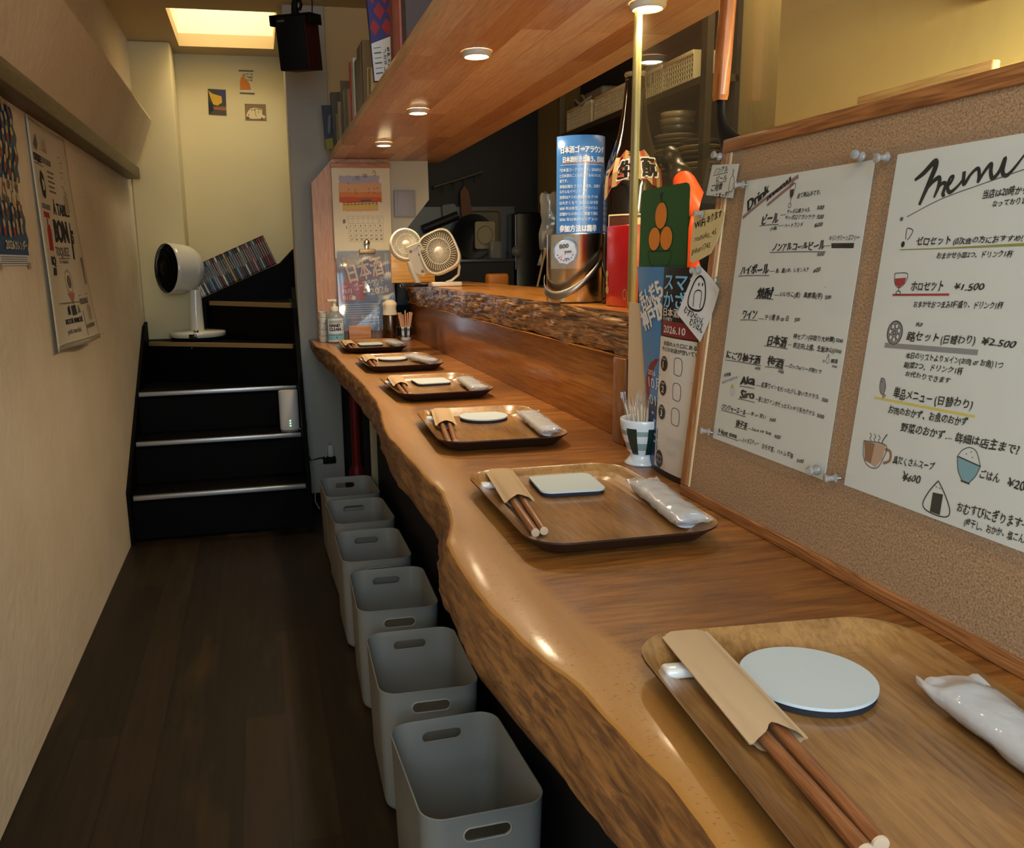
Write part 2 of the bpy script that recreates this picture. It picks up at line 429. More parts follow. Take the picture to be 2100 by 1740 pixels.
struct('wall_kitchen_side', MB().box(1.30, 1.38, 1.56, 3.95, 0, 1.937), M_olive)
struct('wall_right', MB().box(1.0, 1.38, -0.97, 1.56, 0, 1.937), M_yellow)
fw = MB()
fw.box(-0.56, 1.4, -0.97, -0.92, 0, 0.68).box(-0.56, 1.4, -0.97, -0.92, 1.72, 1.99).box(-0.56, -0.46, -0.97, -0.92, 0.68, 1.72).box(0.56, 1.4, -0.97, -0.92, 0.68, 1.72)
struct('wall_front', fw, M_plaster)
wf = MB()
for q in ((-0.46, -0.43, 0.68, 1.72), (0.53, 0.56, 0.68, 1.72), (-0.43, 0.53, 0.68, 0.71), (-0.43, 0.53, 1.69, 1.72)):
    wf.box(q[0], q[1], -0.96, -0.93, q[2], q[3])
struct('window_1', wf, M_black)

# ------------------------------------------------------------------ staircase
st = thing('staircase', 'black painted wooden staircase with metal nosings winding up to the right', 'staircase', (-0.18, 3.4, 0))
Ms = T(0.18, -3.4, 0)
steps = [(3.160, 0.176), (3.352, 0.337), (3.545, 0.500)]
for i, (y, z) in enumerate(steps):
    yn = steps[i + 1][0] if i < 2 else 4.08
    MB().box(-0.496, 0.132, y + 0.012, y + 0.03, z - 0.165, z - 0.02, 0, Ms).build('riser', M_black, st)
    MB().rbox(-0.496, 0.132, y, yn + 0.02 if i < 2 else 4.072, z - 0.022, z, 0.003, 0, Ms).build('tread', M_black, st)
    MB().rbox(-0.490, 0.130, y - 0.004, y + 0.016, z - 0.014, z + 0.0025, 0.002, 0, Ms).build('nosing', M_alu, st, None)
def wedge(pts, z0, z1, name, m):
    return MB().prism(pts, z0, z1, 0, Ms).build(name, m, st)
t4 = [(0.132, 3.548), (0.132, 4.29), (-0.303, 4.29), (-0.303, 4.078), (-0.505, 4.078), (-0.505, 3.945)]
wedge(t4, 0.648, 0.670, 'tread', M_black)
def between(a, b, z0, z1, th, name, m, off=0.0):
    a = Vector((*a, 0)); b = Vector((*b, 0)); d = (b - a).normalized(); n = Vector((d.y, -d.x, 0))
    M = frame_mtx(a, d, Vector((-d.y, d.x, 0)))
    L = (b - a).length
    return MB().box(0, L, off, off + th, z0, z1, 0, Ms @ M).build(name, m, st)
between((0.132, 3.562), (-0.500, 3.955), 0.50, 0.649, -0.018, 'riser', M_black)
between((0.125, 3.546), (-0.478, 3.922), 0.655, 0.672, 0.02, 'nosing', M_brass, -0.015)
t5 = [(0.134, 3.572), (0.134, 4.28), (-0.262, 4.28), (-0.236, 4.06)]
wedge(t5, 0.812, 0.834, 'tread', M_black)
between((0.132, 3.590), (-0.232, 4.075), 0.67, 0.813, -0.018, 'riser', M_black)
between((0.128, 3.572), (-0.215, 4.030), 0.818, 0.836, 0.02, 'nosing', M_brass, -0.015)
MB().box(-0.262, -0.236, 4.06, 4.28, 0.60, 0.834, 0, Ms).build('riser', M_black, st)
sl = [(-0.262, 0.834), (-0.262, 0.842), (0.108, 0.998), (0.172, 1.062), (0.172, 0.834)]
MXZ = Matrix(((1, 0, 0, 0), (0, 0, -1, 0), (0, 1, 0, 0), (0, 0, 0, 1)))
MB().prism(sl, -4.285, -4.10, 0, Ms @ MXZ).build('sloped_stringer', M_black, st)
MB().box(0.132, 0.149, 3.13, 3.60, 0, 0.22, 0, Ms).build('side_stringer', M_black, st)
MB().prism([(3.13, 0.2), (3.60, 0.2), (3.60, 0.90), (3.52, 0.82)], 0.132, 0.149, 0, Ms @ Matrix(((0, 0, 1, 0), (1, 0, 0, 0), (0, 1, 0, 0), (0, 0, 0, 1)))).build('side_stringer', M_black, st)
MB().prism([(3.14, 0.0), (4.075, 0.0), (4.075, 0.75), (3.98, 0.735), (3.14, 0.20)], -0.5095, -0.497, 0, Ms @ Matrix(((0, 0, 1, 0), (1, 0, 0, 0), (0, 1, 0, 0), (0, 0, 0, 1)))).build('side_stringer', M_black, st)

# ------------------------------------------------------------------ counter slab with live edge
EDGE = [(-0.42, .214), (-0.1, .209), (0.10, .213), (.25, .212), (.347, .21), (.374, .211), (.401, .212), (.434, .209), (.467, .205), (.506, .202), (.534, .2), (.56, .193), (.594, .188), (.639, .183), (.67, .177), (.724, .175), (.771, .175), (.833, .176), (.861, .18), (.923, .198), (.976, .208), (1.059, .215), (1.129, .212), (1.222, .211), (1.307, .208), (1.423, .203), (1.516, .206), (1.708, .226), (1.842, .235), (2.139, .238), (2.424, .231), (2.788, .229), (2.997, .216), (3.111, .190), (3.44, .186)]
BOT = [(-0.42, .200), (0.10, .194), (.30, .192), (.427, .189), (.484, .185), (.521, .18), (.558, .173), (.6, .167), (.655, .161), (.726, .164), (.806, .168), (.881, .177), (.983, .199), (1.054, .204), (1.139, .202), (1.274, .198), (1.418, .2), (1.561, .211), (1.682, .226), (1.806, .223), (2.015, .226), (2.223, .225), (2.437, .219), (2.743, .212), (3.111, .200), (3.44, .196)]
def interp(tb, y):
    for (a, xa), (b, xb) in zip(tb, tb[1:]):
        if a <= y <= b:
            t = (y - a) / (b - a); return xa + (xb - xa) * t
    return tb[-1][1] if y > tb[-1][0] else tb[0][1]
def counter_mat():
    m = wood('counter_heartwood', (182, 120, 54), (108, 64, 27), 'X', 22, 0.12, 0.36, 0.22, 0.85, (98, 56, 26), rings=0.4, bump=0.04, ringscale=5)
    nt = m.node_tree; b = nt.nodes['Principled BSDF']; L = nt.links
    src = b.inputs['Base Color'].links[0].from_socket
    at = nt.nodes.new('ShaderNodeAttribute'); at.attribute_name = 'edge_dist'
    n = nt.nodes.new('ShaderNodeTexNoise'); n.inputs['Scale'].default_value = 9; n.inputs['Detail'].default_value = 4
    tc = nt.nodes.new('ShaderNodeTexCoord'); L.new(tc.outputs['Object'], n.inputs['Vector'])
    ml = nt.nodes.new('ShaderNodeMath'); ml.operation = 'MULTIPLY_ADD'; ml.inputs[1].default_value = 0.05; L.new(n.outputs['Fac'], ml.inputs[0]); L.new(at.outputs['Fac'], ml.inputs[2])
    mr = nt.nodes.new('ShaderNodeMapRange'); mr.inputs[1].default_value = 0.085; mr.inputs[2].default_value = 0.10; mr.inputs[3].default_value = 1; mr.inputs[4].default_value = 0; L.new(ml.outputs[0], mr.inputs[0])
    mp = nt.nodes.new('ShaderNodeMapping'); mp.inputs['Scale'].default_value = (1, 0.08, 1); L.new(tc.outputs['Object'], mp.inputs['Vector'])
    n2 = nt.nodes.new('ShaderNodeTexNoise'); n2.inputs['Scale'].default_value = 50; n2.inputs['Detail'].default_value = 6; L.new(mp.outputs[0], n2.inputs['Vector'])
    sp = nt.nodes.new('ShaderNodeMix'); sp.data_type = 'RGBA'; L.new(n2.outputs['Fac'], sp.inputs[0]); sp.inputs[6].default_value = srgb(188, 134, 66); sp.inputs[7].default_value = srgb(146, 97, 44)
    mx = nt.nodes.new('ShaderNodeMix'); mx.data_type = 'RGBA'; L.new(mr.outputs[0], mx.inputs[0]); L.new(src, mx.inputs[6]); L.new(sp.outputs[2], mx.inputs[7])
    L.new(mx.outputs[2], b.inputs['Base Color'])
    # fine ripples and knocks in the lacquer
    n3 = nt.nodes.new('ShaderNodeTexNoise'); n3.inputs['Scale'].default_value = 340; n3.inputs['Detail'].default_value = 3; L.new(tc.outputs['Object'], n3.inputs['Vector'])
    mr3 = nt.nodes.new('ShaderNodeMapRange'); mr3.inputs[1].default_value = 0.62; mr3.inputs[2].default_value = 0.75; L.new(n3.outputs['Fac'], mr3.inputs[0])
    old = b.inputs['Normal'].links[0].from_node
    bp = nt.nodes.new('ShaderNodeBump'); bp.inputs['Strength'].default_value = 0.35; bp.inputs['Distance'].default_value = 0.0012
    L.new(mr3.outputs[0], bp.inputs['Height']); L.new(old.outputs['Normal'], bp.inputs['Normal']); L.new(bp.outputs['Normal'], b.inputs['Normal'])
    return m
def live_edge_mat():
    m = wood('live_edge_wood', (150, 100, 48), (84, 50, 24), 'Y', 30, 0.09, 0.5, 0.15, 0.5, (58, 34, 18), rings=0.2, bump=0.35)
    return m
ys = [-0.42 + i * 0.0125 for i in range(int((3.44 + 0.42) / 0.0125) + 1)]
V = []; F = []; FM = []; ED = []
prof = None
nx = 10
for y in ys:
    xt = interp(EDGE, y) + 0.0035 * noise.noise((y * 9, 3.1, 0)) + 0.0015 * noise.noise((y * 40, 1, 0))
    xb = interp(BOT, y) + 0.004 * noise.noise((y * 7, 8.4, 0))
    row = []
    for i in range(nx + 1):
        t = i / nx; row.append((0.60 + (xt + 0.006 - 0.60) * t, 0.701))
    row += [(xt + 0.0022, 0.6998), (xt, 0.6970)]
    for i in range(1, 9):
        t = i / 9
        x = xt + (xb - xt) * t + 0.004 * noise.noise((y * 14, t * 5, 2.2)) + 0.0025 * noise.noise((y * 55, t * 9, 7.7)) - 0.004 * math.sin(t * math.pi)
        row.append((x, 0.697 - 0.050 * t))
    row += [(xb + 0.004, 0.6455), (0.60, 0.645)]
    k = len(row); 
    for (x, z) in row:
        V.append((x, y, z)); ED.append(max(0.0, x - xt))
for j in range(len(ys) - 1):
    for i in range(k - 1):
        F.append((j * k + i, j * k + i + 1, (j + 1) * k + i + 1, (j + 1) * k + i)); FM.append(0 if i <= nx else 1)
mb = MB(); mb.v = V; mb.f = F; mb.m = FM; mb.sm = [True] * len(F)
mb.poly([V[i] for i in range(k)][::-1], 1); mb.poly([V[(len(ys) - 1) * k + i] for i in range(k)], 1)
ct = thing('bar_counter', 'long glossy wooden counter slab with a wavy live edge', 'counter', (0.4, 1.5, 0))
Mc = T(-0.4, -1.5, 0)
slab = mb.build('slab', [counter_mat(), live_edge_mat()], ct, Mc)
a_ = slab.data.attributes.new('edge_dist', 'FLOAT', 'POINT')
ED += [0.0] * (len(slab.data.vertices) - len(ED)); a_.data.foreach_set('value', ED)
fix_normals(slab)
MB().box(0.385, 0.41, -0.40, 3.25, 0, 0.646, 0, Mc).build('base_panel', M_dark, ct)
MB().box(0.37, 0.41, 3.25, 3.30, 0, 0.646, 0, Mc).build('base_panel', M_dark, ct)
MB().rbox(0.36, 0.384, 2.98, 3.0, 0.10, 0.646, 0.003, 0, Mc).build('leg', mat('cream_paint', (190, 176, 140), rough=0.6), ct)

# ------------------------------------------------------------------ serving ledge with bark face, its front board and end post
def bark_mat():
    m = bpy.data.materials.new('bark'); m.use_nodes = True
    nt = m.node_tree; b = nt.nodes['Principled BSDF']; L = nt.links
    tc = nt.nodes.new('ShaderNodeTexCoord'); mp = nt.nodes.new('ShaderNodeMapping'); mp.inputs['Scale'].default_value = (1, 0.09, 1.5)
    L.new(tc.outputs['Object'], mp.inputs['Vector'])
    n = nt.nodes.new('ShaderNodeTexNoise'); n.inputs['Scale'].default_value = 95; n.inputs['Detail'].default_value = 5; n.inputs['Distortion'].default_value = 1.2
    L.new(mp.outputs[0], n.inputs['Vector'])
    cr = nt.nodes.new('ShaderNodeValToRGB'); e = cr.color_ramp.elements
    e[0].position = 0.38; e[0].color = srgb(56, 34, 16); e[1].position = 0.68; e[1].color = srgb(208, 160, 98)
    x = e.new(0.52); x.color = srgb(136, 90, 50)
    L.new(n.outputs['Fac'], cr.inputs[0]); L.new(cr.outputs[0], b.inputs['Base Color'])
    bp = nt.nodes.new('ShaderNodeBump'); bp.inputs['Strength'].default_value = 0.7; bp.inputs['Distance'].default_value = 0.006
    L.new(n.outputs['Fac'], bp.inputs['Height']); L.new(bp.outputs['Normal'], b.inputs['Normal'])
    b.inputs['Roughness'].default_value = 0.42; b.inputs['Coat Weight'].default_value = 0.3; b.inputs['Coat Roughness'].default_value = 0.2
    return m
M_ledge = wood('ledge_wood', (206, 140, 62), (150, 92, 36), 'Y', 40, 0.06, 0.3, 0.4, rings=0.4, bump=0.03)
lt = thing('serving_ledge', 'raised serving ledge slab with a rough bark front edge', 'ledge', (0.65, 2.3, 0.84))
Ml = T(-0.65, -2.3, -0.84)
mb = MB(); nyl = 420; nzl = 16
def bark(u, v):
    y = 1.237 + u * (3.30 - 1.237); z = 0.9145 - v * 0.072
    low = 0.010 * noise.noise((y * 4, 1.7, 0)) + 0.006 * noise.noise((y * 13, 5.5, 0))
    z -= v * (low + 0.004)
    x = 0.556 + 0.010 * noise.noise((y * 5, z * 10, 0)) * v + 0.006 * noise.noise((y * 14, z * 150, 3)) + 0.004 * noise.noise((y * 40, z * 320, 9)) + 0.012 * v * v
    if v < 0.07: x = 0.556 + 0.003 * noise.noise((y * 6, 0, 0))
    return (x, y, z)
mb.grid(bark, nyl, nzl, 1, None, True)
front = [bark(i / nyl, 0) for i in range(nyl + 1)]
mb.add([p for p in front] + [(0.80, p[1], p[2]) for p in front], [(i, i + 1, nyl + 2 + i, nyl + 1 + i) for i in range(nyl)], 0, False)
mb.poly([(0.80, 1.237, 0.915), (0.80, 3.30, 0.915), (0.80, 3.30, 0.84), (0.80, 1.237, 0.84)], 0)
mb.poly([(0.56, 1.237, 0.842), (0.56, 3.30, 0.842), (0.80, 3.30, 0.84), (0.80, 1.237, 0.84)], 0)
e0 = [bark(0, j / nzl) for j in range(nzl + 1)]; mb.poly(e0 + [(0.80, 1.237, 0.84), (0.80, 1.237, 0.915)], 1)
e1 = [bark(1, j / nzl) for j in range(nzl + 1)]; mb.poly((e1 + [(0.80, 3.30, 0.84), (0.80, 3.30, 0.915)])[::-1], 0)
lo = mb.build('slab', [M_ledge, bark_mat()], lt, Ml); fix_normals(lo)
M_fascia = wood('front_board_wood', (178, 112, 48), (138, 80, 32), 'Y', 30, 0.05, 0.35, 0.25, 0.3, (126, 72, 30), rings=0.25, bump=0.02)
MB().rbox(0.576, 0.60, 1.29, 3.30, 0.7012, 0.842, 0.001, 0, Ml).build('front_board', M_fascia, lt)
MB().rbox(0.556, 0.60, 1.240, 1.288, 0.7012, 0.841, 0.002, 0, Ml).build('post', wood('post_wood', (150, 96, 46), (104, 62, 28), 'Z', 40, 0.08, 0.4, 0.2), lt)
MB().box(0.601, 0.62, 1.24, 3.30, 0.7012, 0.84, 0, Ml).build('back_panel', M_dark, lt)
MB().box(0.58, 0.60, -0.4, 3.25, 0.0, 0.645, 0, Mc).build('back_panel', M_dark, ct)
pw = thing('kitchen_partition', 'low dark wooden partition behind the cork board', 'partition', (0.59, 0.4, 0))
MB().box(-0.025, 0.02, -0.82, 0.832, 0.7012, 0.914).build('panel', M_dark, pw)
MB().box(0.012, 0.03, -0.82, 0.832, 0.0, 0.70).build('base', M_dark, pw)
gp = thing('partition_pane', 'tall clear acrylic sheet standing on edge beside the sake bottle', 'partition', (0.5925, 0.665, 0.9152))
MB().box(-0.0018, 0.0018, -0.55, 0.632, 0, 0.52).build('sheet', clear('acrylic', (0.97, 0.985, 0.95), 0.01, 0.12, 0.03, (0.7, 0.62, 0.4)), gp)
MB().rbox(-0.0050, 0.0050, 0.6322, 0.646, 0, 0.52, 0.002).build('edge', mat('acrylic_edge', (150, 138, 88), rough=0.3, trans=0.2, spec=0.6), gp)

# ------------------------------------------------------------------ overhead shelf and its lamps
M_pine = laminated('pine_shelf', (240, 206, 164), (216, 170, 126), (192, 146, 108))
os_ = thing('overhead_shelf', 'long pine shelf hanging over the counter with lamps underneath', 'shelf', (0.51, 2.3, 1.374))
MB().rbox(-0.213, 0.22, -1.15, 1.16, 0, 0.028, 0.0015).build('board', M_pine, os_)
for i, (x, y) in enumerate(((0.426, 2.862), (0.424, 2.240), (0.419, 1.622), (0.600, 1.287))):
    lb = ('at the calendar end', 'second from the calendar end', 'third from the calendar end', 'above the sake bottle, last of the row')[i]
    t = thing('downlight', 'small round warm lamp under the shelf, ' + lb, 'lamp', (x, y, 1.374), 0, 'lamps under the pine shelf')
    rg = MB().lathe([(0.0275, -0.0005), (0.0275, -0.006), (0.025, -0.010), (0.0225, -0.0105), (0.0215, -0.004)], 32, 0, None, True, False).build('ring', mat('lamp_ring', (214, 206, 190), rough=0.35), t)
    MB().lathe([(0.0215, -0.0045), (0.017, -0.0085), (0.009, -0.0105), (0.0, -0.011)], 32, 0, None, True, False).build('lens', mat('lamp_lens', (255, 240, 205), emit=(255, 226, 170), estr=40), rg)
    l = bpy.data.lights.new('downlight_beam', 'SPOT'); l.energy = 14.0 if i < 3 else 7.0; l.color = (1.0, 0.78, 0.50); l.spot_size = R(150); l.spot_blend = 0.9; l.shadow_soft_size = 0.02
    lo = bpy.data.objects.new('downlight_beam', l); COL.objects.link(lo); lo.parent = t; lo.location = (0, 0, -0.016)

# ------------------------------------------------------------------ end panel with the cut corner, grey wall stub with fuse box, low plank
M_pinkwood = wood('end_panel_wood', (206, 156, 118), (182, 126, 92), 'Z', 30, 0.08, 0.45, 0.1, rings=0.3)
ep = thing('end_panel', 'pinkish upright wooden end panel with a cut corner behind the calendar', 'panel', (0.36, 3.31, 0.7012))
MB().prism([(-0.143, 0), (0.148, 0), (0.148, 0.672), (-0.063, 0.672), (-0.143, 0.586)], -0.028, 0.0, 0, MXZ).build('board', M_pinkwood, ep)
gs = thing('wall_stub_panel', 'grey wall end with a cut lower corner right of the calendar', 'panel', (0.58, 3.37, 0.915))
MB().prism([(-0.075, 0), (-0.075, 0.459), (0.090, 0.459), (0.092, 0.315), (-0.03, 0.17), (-0.04, 0.0)], -0.05, 0.0, 0, MXZ).build('board', mat('grey_cream', (206, 200, 176), rough=0.7), gs)
fb = thing('fuse_box', 'flat grey fuse box on the wall right of the calendar', 'fuse box', (0.585, 3.369, 1.21))
MB().rbox(-0.052, 0.03, -0.014, 0, -0.045, 0.055, 0.003).build('casing', mat('fuse_grey', (176, 178, 180), rough=0.5), fb)
MB().rbox(-0.042, 0.026, -0.017, -0.0135, -0.04, 0.05, 0.002).build('door', mat('fuse_door', (168, 170, 174), rough=0.45), fb)
pk = MB().rbox(-0.075, 0.095, -0.018, 0, 0, 0.125, 0.002).build('backsplash_plank', wood('pale_plank', (232, 184, 104), (206, 148, 72), 'X', 26, 0.06, 0.4, 0.2, rings=0.4), None, T(0.575, 3.295, 0.9155))
tag(pk, 'pale plank standing on the ledge behind the little fans', 'plank')

# ------------------------------------------------------------------ place settings
ZC = 0.7013
def loft(mb, rings, m=0, smooth=True, closed_first=None, closed_last=None, M=None, mats=None):
    n = len(rings[0]); V = [p for r in rings for p in r]
    for j in range(len(rings) - 1):
        mm = mats[j] if mats else m
        mb.add([*rings[j], *rings[j + 1]], [(i, (i + 1) % n, (i + 1) % n + n, i + n) for i in range(n)], mm, smooth, M)
    return mb
def ring(x0, x1, y0, y1, r, z, inset=0, n=6):
    rr = max(r - inset, 0.002)
    return [(x, y, z) for x, y in rrect(x0 + inset, x1 - inset, y0 + inset, y1 - inset, rr, n)]
M_tray = wood('tray_oak', (170, 126, 74), (108, 73, 37), 'Y', 34, 0.10, 0.28, 0.35, rings=0.55, bump=0.03, ringscale=2.4)
M_trayu = mat('tray_underside', (46, 26, 16), rough=0.45)
TW, TL = 0.215, 0.312
def make_tray():
    mb = MB(); a = (-TW / 2, TW / 2, -TL / 2, TL / 2, 0.042)
    prof = [(0.032, 0.0036), (0.026, 0.0042), (0.019, 0.0070), (0.011, 0.0122), (0.004, 0.0178), (0.0012, 0.0198), (0.0, 0.0205)]
    rings = [ring(*a, z, i) for i, z in prof]
    loft(mb, rings, 0)
    mb.poly(rings[0], 0)
    prof2 = [(0.0, 0.0205), (0.0, 0.0185), (0.004, 0.0160), (0.012, 0.0096), (0.018, 0.0042), (0.026, 0.0008), (0.034, 0.0)]
    rings2 = [ring(*a, z, i) for i, z in prof2]
    loft(mb, rings2, 1)
    mb.poly(rings2[-1], 1)
    return mb
trays = [  # from the staircase end: x, y, turn
    (0.372, 2.945, -1.0), (0.382, 2.425, 1.0), (0.384, 1.918, 1.5), (0.376, 1.412, -2.5), (0.3585, 0.916, -0.6), (0.347, 0.388, -4.5)]
WHERE = ['first tray from the stairs', 'second tray from the stairs', 'third tray from the stairs', 'fourth tray from the stairs',
         'fifth tray from the stairs, next to the cork board corner', 'sixth tray from the stairs, in front of the menu sheets']
SHORT = ['first', 'second', 'third', 'fourth', 'fifth', 'sixth']
tray_mesh = None
for i, (x, y, a) in enumerate(trays):
    lb = 'oval cornered brown wooden tray, ' + WHERE[i]
    if tray_mesh is None:
        t = make_tray().build('serving_tray', [M_tray, M_trayu]); tray_mesh = t.data; fix_normals(t)
    else:
        t = bpy.data.objects.new('serving_tray', tray_mesh); COL.objects.link(t)
    t.location = (x, y, ZC); t.rotation_euler = (0, 0, R(a))
    tag(t, lb, 'tray', 'wooden trays along the counter')

M_coast = mat('diatomite', (196, 207, 211), rough=0.85, spec=0.2, bump=0.05, bscale=900)
M_coastb = mat('coaster_underside', (30, 32, 38), rough=0.8)
def coaster(name, out, label, x, y, a, tilt=(0, 0)):
    t = thing(name, label, 'coaster', group='white coasters on the trays', M=T(x, y, ZC + 0.0042) @ RZ(a) @ RX(tilt[0]) @ RY(tilt[1]))
    MB().prism([(p[0] * .985, p[1] * .985) for p in out], 0.0, 0.0045, 0, None, True).build('base', M_coastb, t)
    MB().prism(out, 0.0046, 0.0068, 0, None, True).build('top', M_coast, t)
circ = [(0.045 * math.cos(2 * math.pi * i / 56), 0.045 * math.sin(2 * math.pi * i / 56)) for i in range(56)]
sq = rrect(-0.042, 0.042, -0.0445, 0.0445, 0.014)
coaster('coaster', sq, 'rounded square white coaster on the first tray from the stairs', 0.378, 3.030, 0)
coaster('coaster', circ, 'round white coaster on the second tray from the stairs', 0.385, 2.545, 0)
coaster('coaster', sq, 'rounded square white coaster on the third tray from the stairs', 0.397, 2.020, 3)
coaster('coaster', circ, 'round white coaster on the fourth tray from the stairs', 0.398, 1.520, 0)
coaster('coaster', sq, 'rounded square white coaster on the fifth tray, left of the toothpick cup', 0.377, 1.018, -5)
coaster('coaster', circ, 'round white coaster on the sixth tray, in front of the menu sheets', 0.3555, 0.4775, 0)

M_kraft = mat('kraft_paper', (198, 170, 134), rough=0.8, spec=0.2, bump=0.04, bscale=500)
M_stick = wood('chopstick_wood', (158, 102, 62), (120, 74, 42), 'Y', 60, 0.05, 0.4, 0.2)
M_butt = mat('chopstick_end', (206, 180, 150), rough=0.6)
M_rest = mat('white_porcelain', (226, 228, 226), rough=0.2, coat=0.4)
sets = [((0.300, 3.095), (0.302, 2.835)), ((0.312, 2.590), (0.306, 2.345)), ((0.3155, 2.078), (0.306, 1.826)), ((0.326, 1.572), (0.290, 1.308)), ((0.3015, 1.078), (0.2795, 0.836)), ((0.2975, 0.548), (0.2795, 0.318))]
stick_mesh = {}
for i, (f_, n_) in enumerate(sets):
    d = Vector((f_[0] - n_[0], f_[1] - n_[1], 0)); L = d.length; ang = math.degrees(math.atan2(-d.x, d.y))
    slope = math.degrees(math.atan2(0.007, L * .8))
    base = T(n_[0], n_[1], ZC + 0.0098) @ RZ(ang) @ RX(slope)
    for s in (-1, 1):
        key = s
        if 'm' not in stick_mesh:
            mb = MB().tube([(0, 0.0004, 0), (0, 0.05, 0), (0, 0.12, 0), (0, 0.205, 0)], [0.0048, 0.0046, 0.004, 0.003], 12, 0)
            mb.tube([(0, -0.0008, 0), (0, 0.0006, 0)], [0.0046, 0.00485], 12, 1)
            o = mb.build('chopstick', [M_stick, M_butt]); stick_mesh['m'] = o.data
        else:
            o = bpy.data.objects.new('chopstick', stick_mesh['m']); COL.objects.link(o)
        o.matrix_world = base @ T(s * 0.0052, -0.004 * (s < 0), 0) @ RZ(-0.6 * s)
        tag(o, 'brown wooden chopstick sticking out of the paper sleeve on the %s tray from the stairs' % SHORT[i], 'chopstick', 'chopsticks on the %s tray' % SHORT[i])
    # paper sleeve: flat envelope, mouth bulging round the sticks
    def sleeve(u, v, top=True):
        y = L - 0.142 + v * 0.142; x = (u - 0.5) * 0.0375
        e = max(0.0, 1 - (2 * (u - .5) / 0.84) ** 4); hgt = 0.0064 * e * (1 - 0.75 * v * v) + 0.0004
        if top and v == 0: y += 0.010 * math.exp(-((u - .5) / .16) ** 2)
        return (x, y, hgt if top else -hgt * 0.95)
    mb = MB().grid(lambda u, v: sleeve(u, v, True), 14, 12).grid(lambda u, v: sleeve(u, v, False), 14, 12, flip=True)
    mb.poly([sleeve(k / 14, 1, True) for k in range(15)] + [sleeve(k / 14, 1, False) for k in range(14, -1, -1)])
    o = mb.build('chopstick_sleeve', M_kraft, None, base @ T(0, 0, 0.0002))
    tag(o, 'brown paper chopstick sleeve on the %s tray from the stairs' % SHORT[i], 'paper sleeve', 'chopstick sleeves on the trays')
    o = MB().rbox(-0.024, 0.016, -0.007, 0.007, 0, 0.0078, 0.003, 0, None, 3).build('chopstick_rest', M_rest, None, T(n_[0], n_[1], ZC + 0.0040) @ RZ(ang) @ T(-0.006, L - 0.037, 0))
    tag(o, 'small white chopstick rest under the sleeve on the %s tray from the stairs' % SHORT[i], 'chopstick rest', 'chopstick rests')

M_towel = mat('towel_cloth', (214, 218, 224), rough=0.9, bump=0.25, bscale=160)
M_film = clear('wrap_film', (1, 1, 1), 0.08, 0.5, 0.45, (0.86, 0.88, 0.92))
_film = M_film.node_tree
def film_bump(nt):
    g = [n for n in nt.nodes if n.type == 'BSDF_GLOSSY'][0]
    tc = nt.nodes.new('ShaderNodeTexCoord'); n = nt.nodes.new('ShaderNodeTexNoise'); n.inputs['Scale'].default_value = 110
    b = nt.nodes.new('ShaderNodeBump'); b.inputs['Strength'].default_value = 0.6; b.inputs['Distance'].default_value = 0.003
    nt.links.new(tc.outputs['Object'], n.inputs['Vector']); nt.links.new(n.outputs['Fac'], b.inputs['Height']); nt.links.new(b.outputs['Normal'], g.inputs['Normal'])
film_bump(_film)
def towel_shape(W, H, L, end, seed, nseg=30, ring_n=20):
    def fn(u, v):
        y = (v - 0.5) * L; t = min(v, 1 - v) * L
        k = min(1.0, max(0.0, (t - end * .25) / (end * 1.1))) if end else 1.0; k = k * k * (3 - 2 * k)
        a = 2 * math.pi * u
        w_ = W / 2 * (1.0 + (0.10 if end else 0) * (1 - k)); h_ = H / 2 * k + 0.0007
        cx, cz = math.cos(a), math.sin(a)
        sx = abs(cx) ** 0.8 * (1 if cx >= 0 else -1); sz = abs(cz) ** 0.8 * (1 if cz >= 0 else -1)
        nz = 0.0016 * noise.noise((y * 60 + seed, cx * 3, cz * 3 + seed)) if end else 0
        lift = 0.004 * (1 - k) + 0.002 * (1 - k) * math.sin(u * 25 + seed)
        return (w_ * sx + nz, y + 0.002 * (1 - k) * math.sin(u * 30), H / 2 + h_ * sz + nz + (lift if end else 0))
    return fn
tw = [((0.446, 3.035), (0.468, 2.885)), ((0.436, 2.545), (0.478, 2.352)), ((0.474, 1.992), (0.467, 1.812)), ((0.477, 1.498), (0.460, 1.305)), ((0.464, 0.976), (0.4425, 0.795)), ((0.432, 0.438), (0.410, 0.255))]
for i, (a, b) in enumerate(tw):
    d = Vector((a[0] - b[0], a[1] - b[1], 0)); ang = math.degrees(math.atan2(-d.x, d.y)); L = min(d.length, 0.19)
    t = thing('wet_towel', 'rolled white wet towel in clear wrap on the %s tray from the stairs' % SHORT[i], 'wet towel', ((a[0] + b[0]) / 2, (a[1] + b[1]) / 2, ZC + 0.0062), R(ang), 'wrapped wet towels on the trays')
    MB().grid(towel_shape(0.034, 0.015, L - 0.032, 0, i), 20, 8).poly([towel_shape(0.034, .015, L - .032, 0, i)(k / 20, 0) for k in range(20)]).poly([towel_shape(0.034, .015, L - .032, 0, i)(k / 20, 1) for k in range(20)][::-1]).build('roll', M_towel, t, T(0, 0, 0.001))
    MB().grid(towel_shape(0.039, 0.0175, L, 0.016, i * 3.1), 26, 34).build('wrapper', M_film, t)

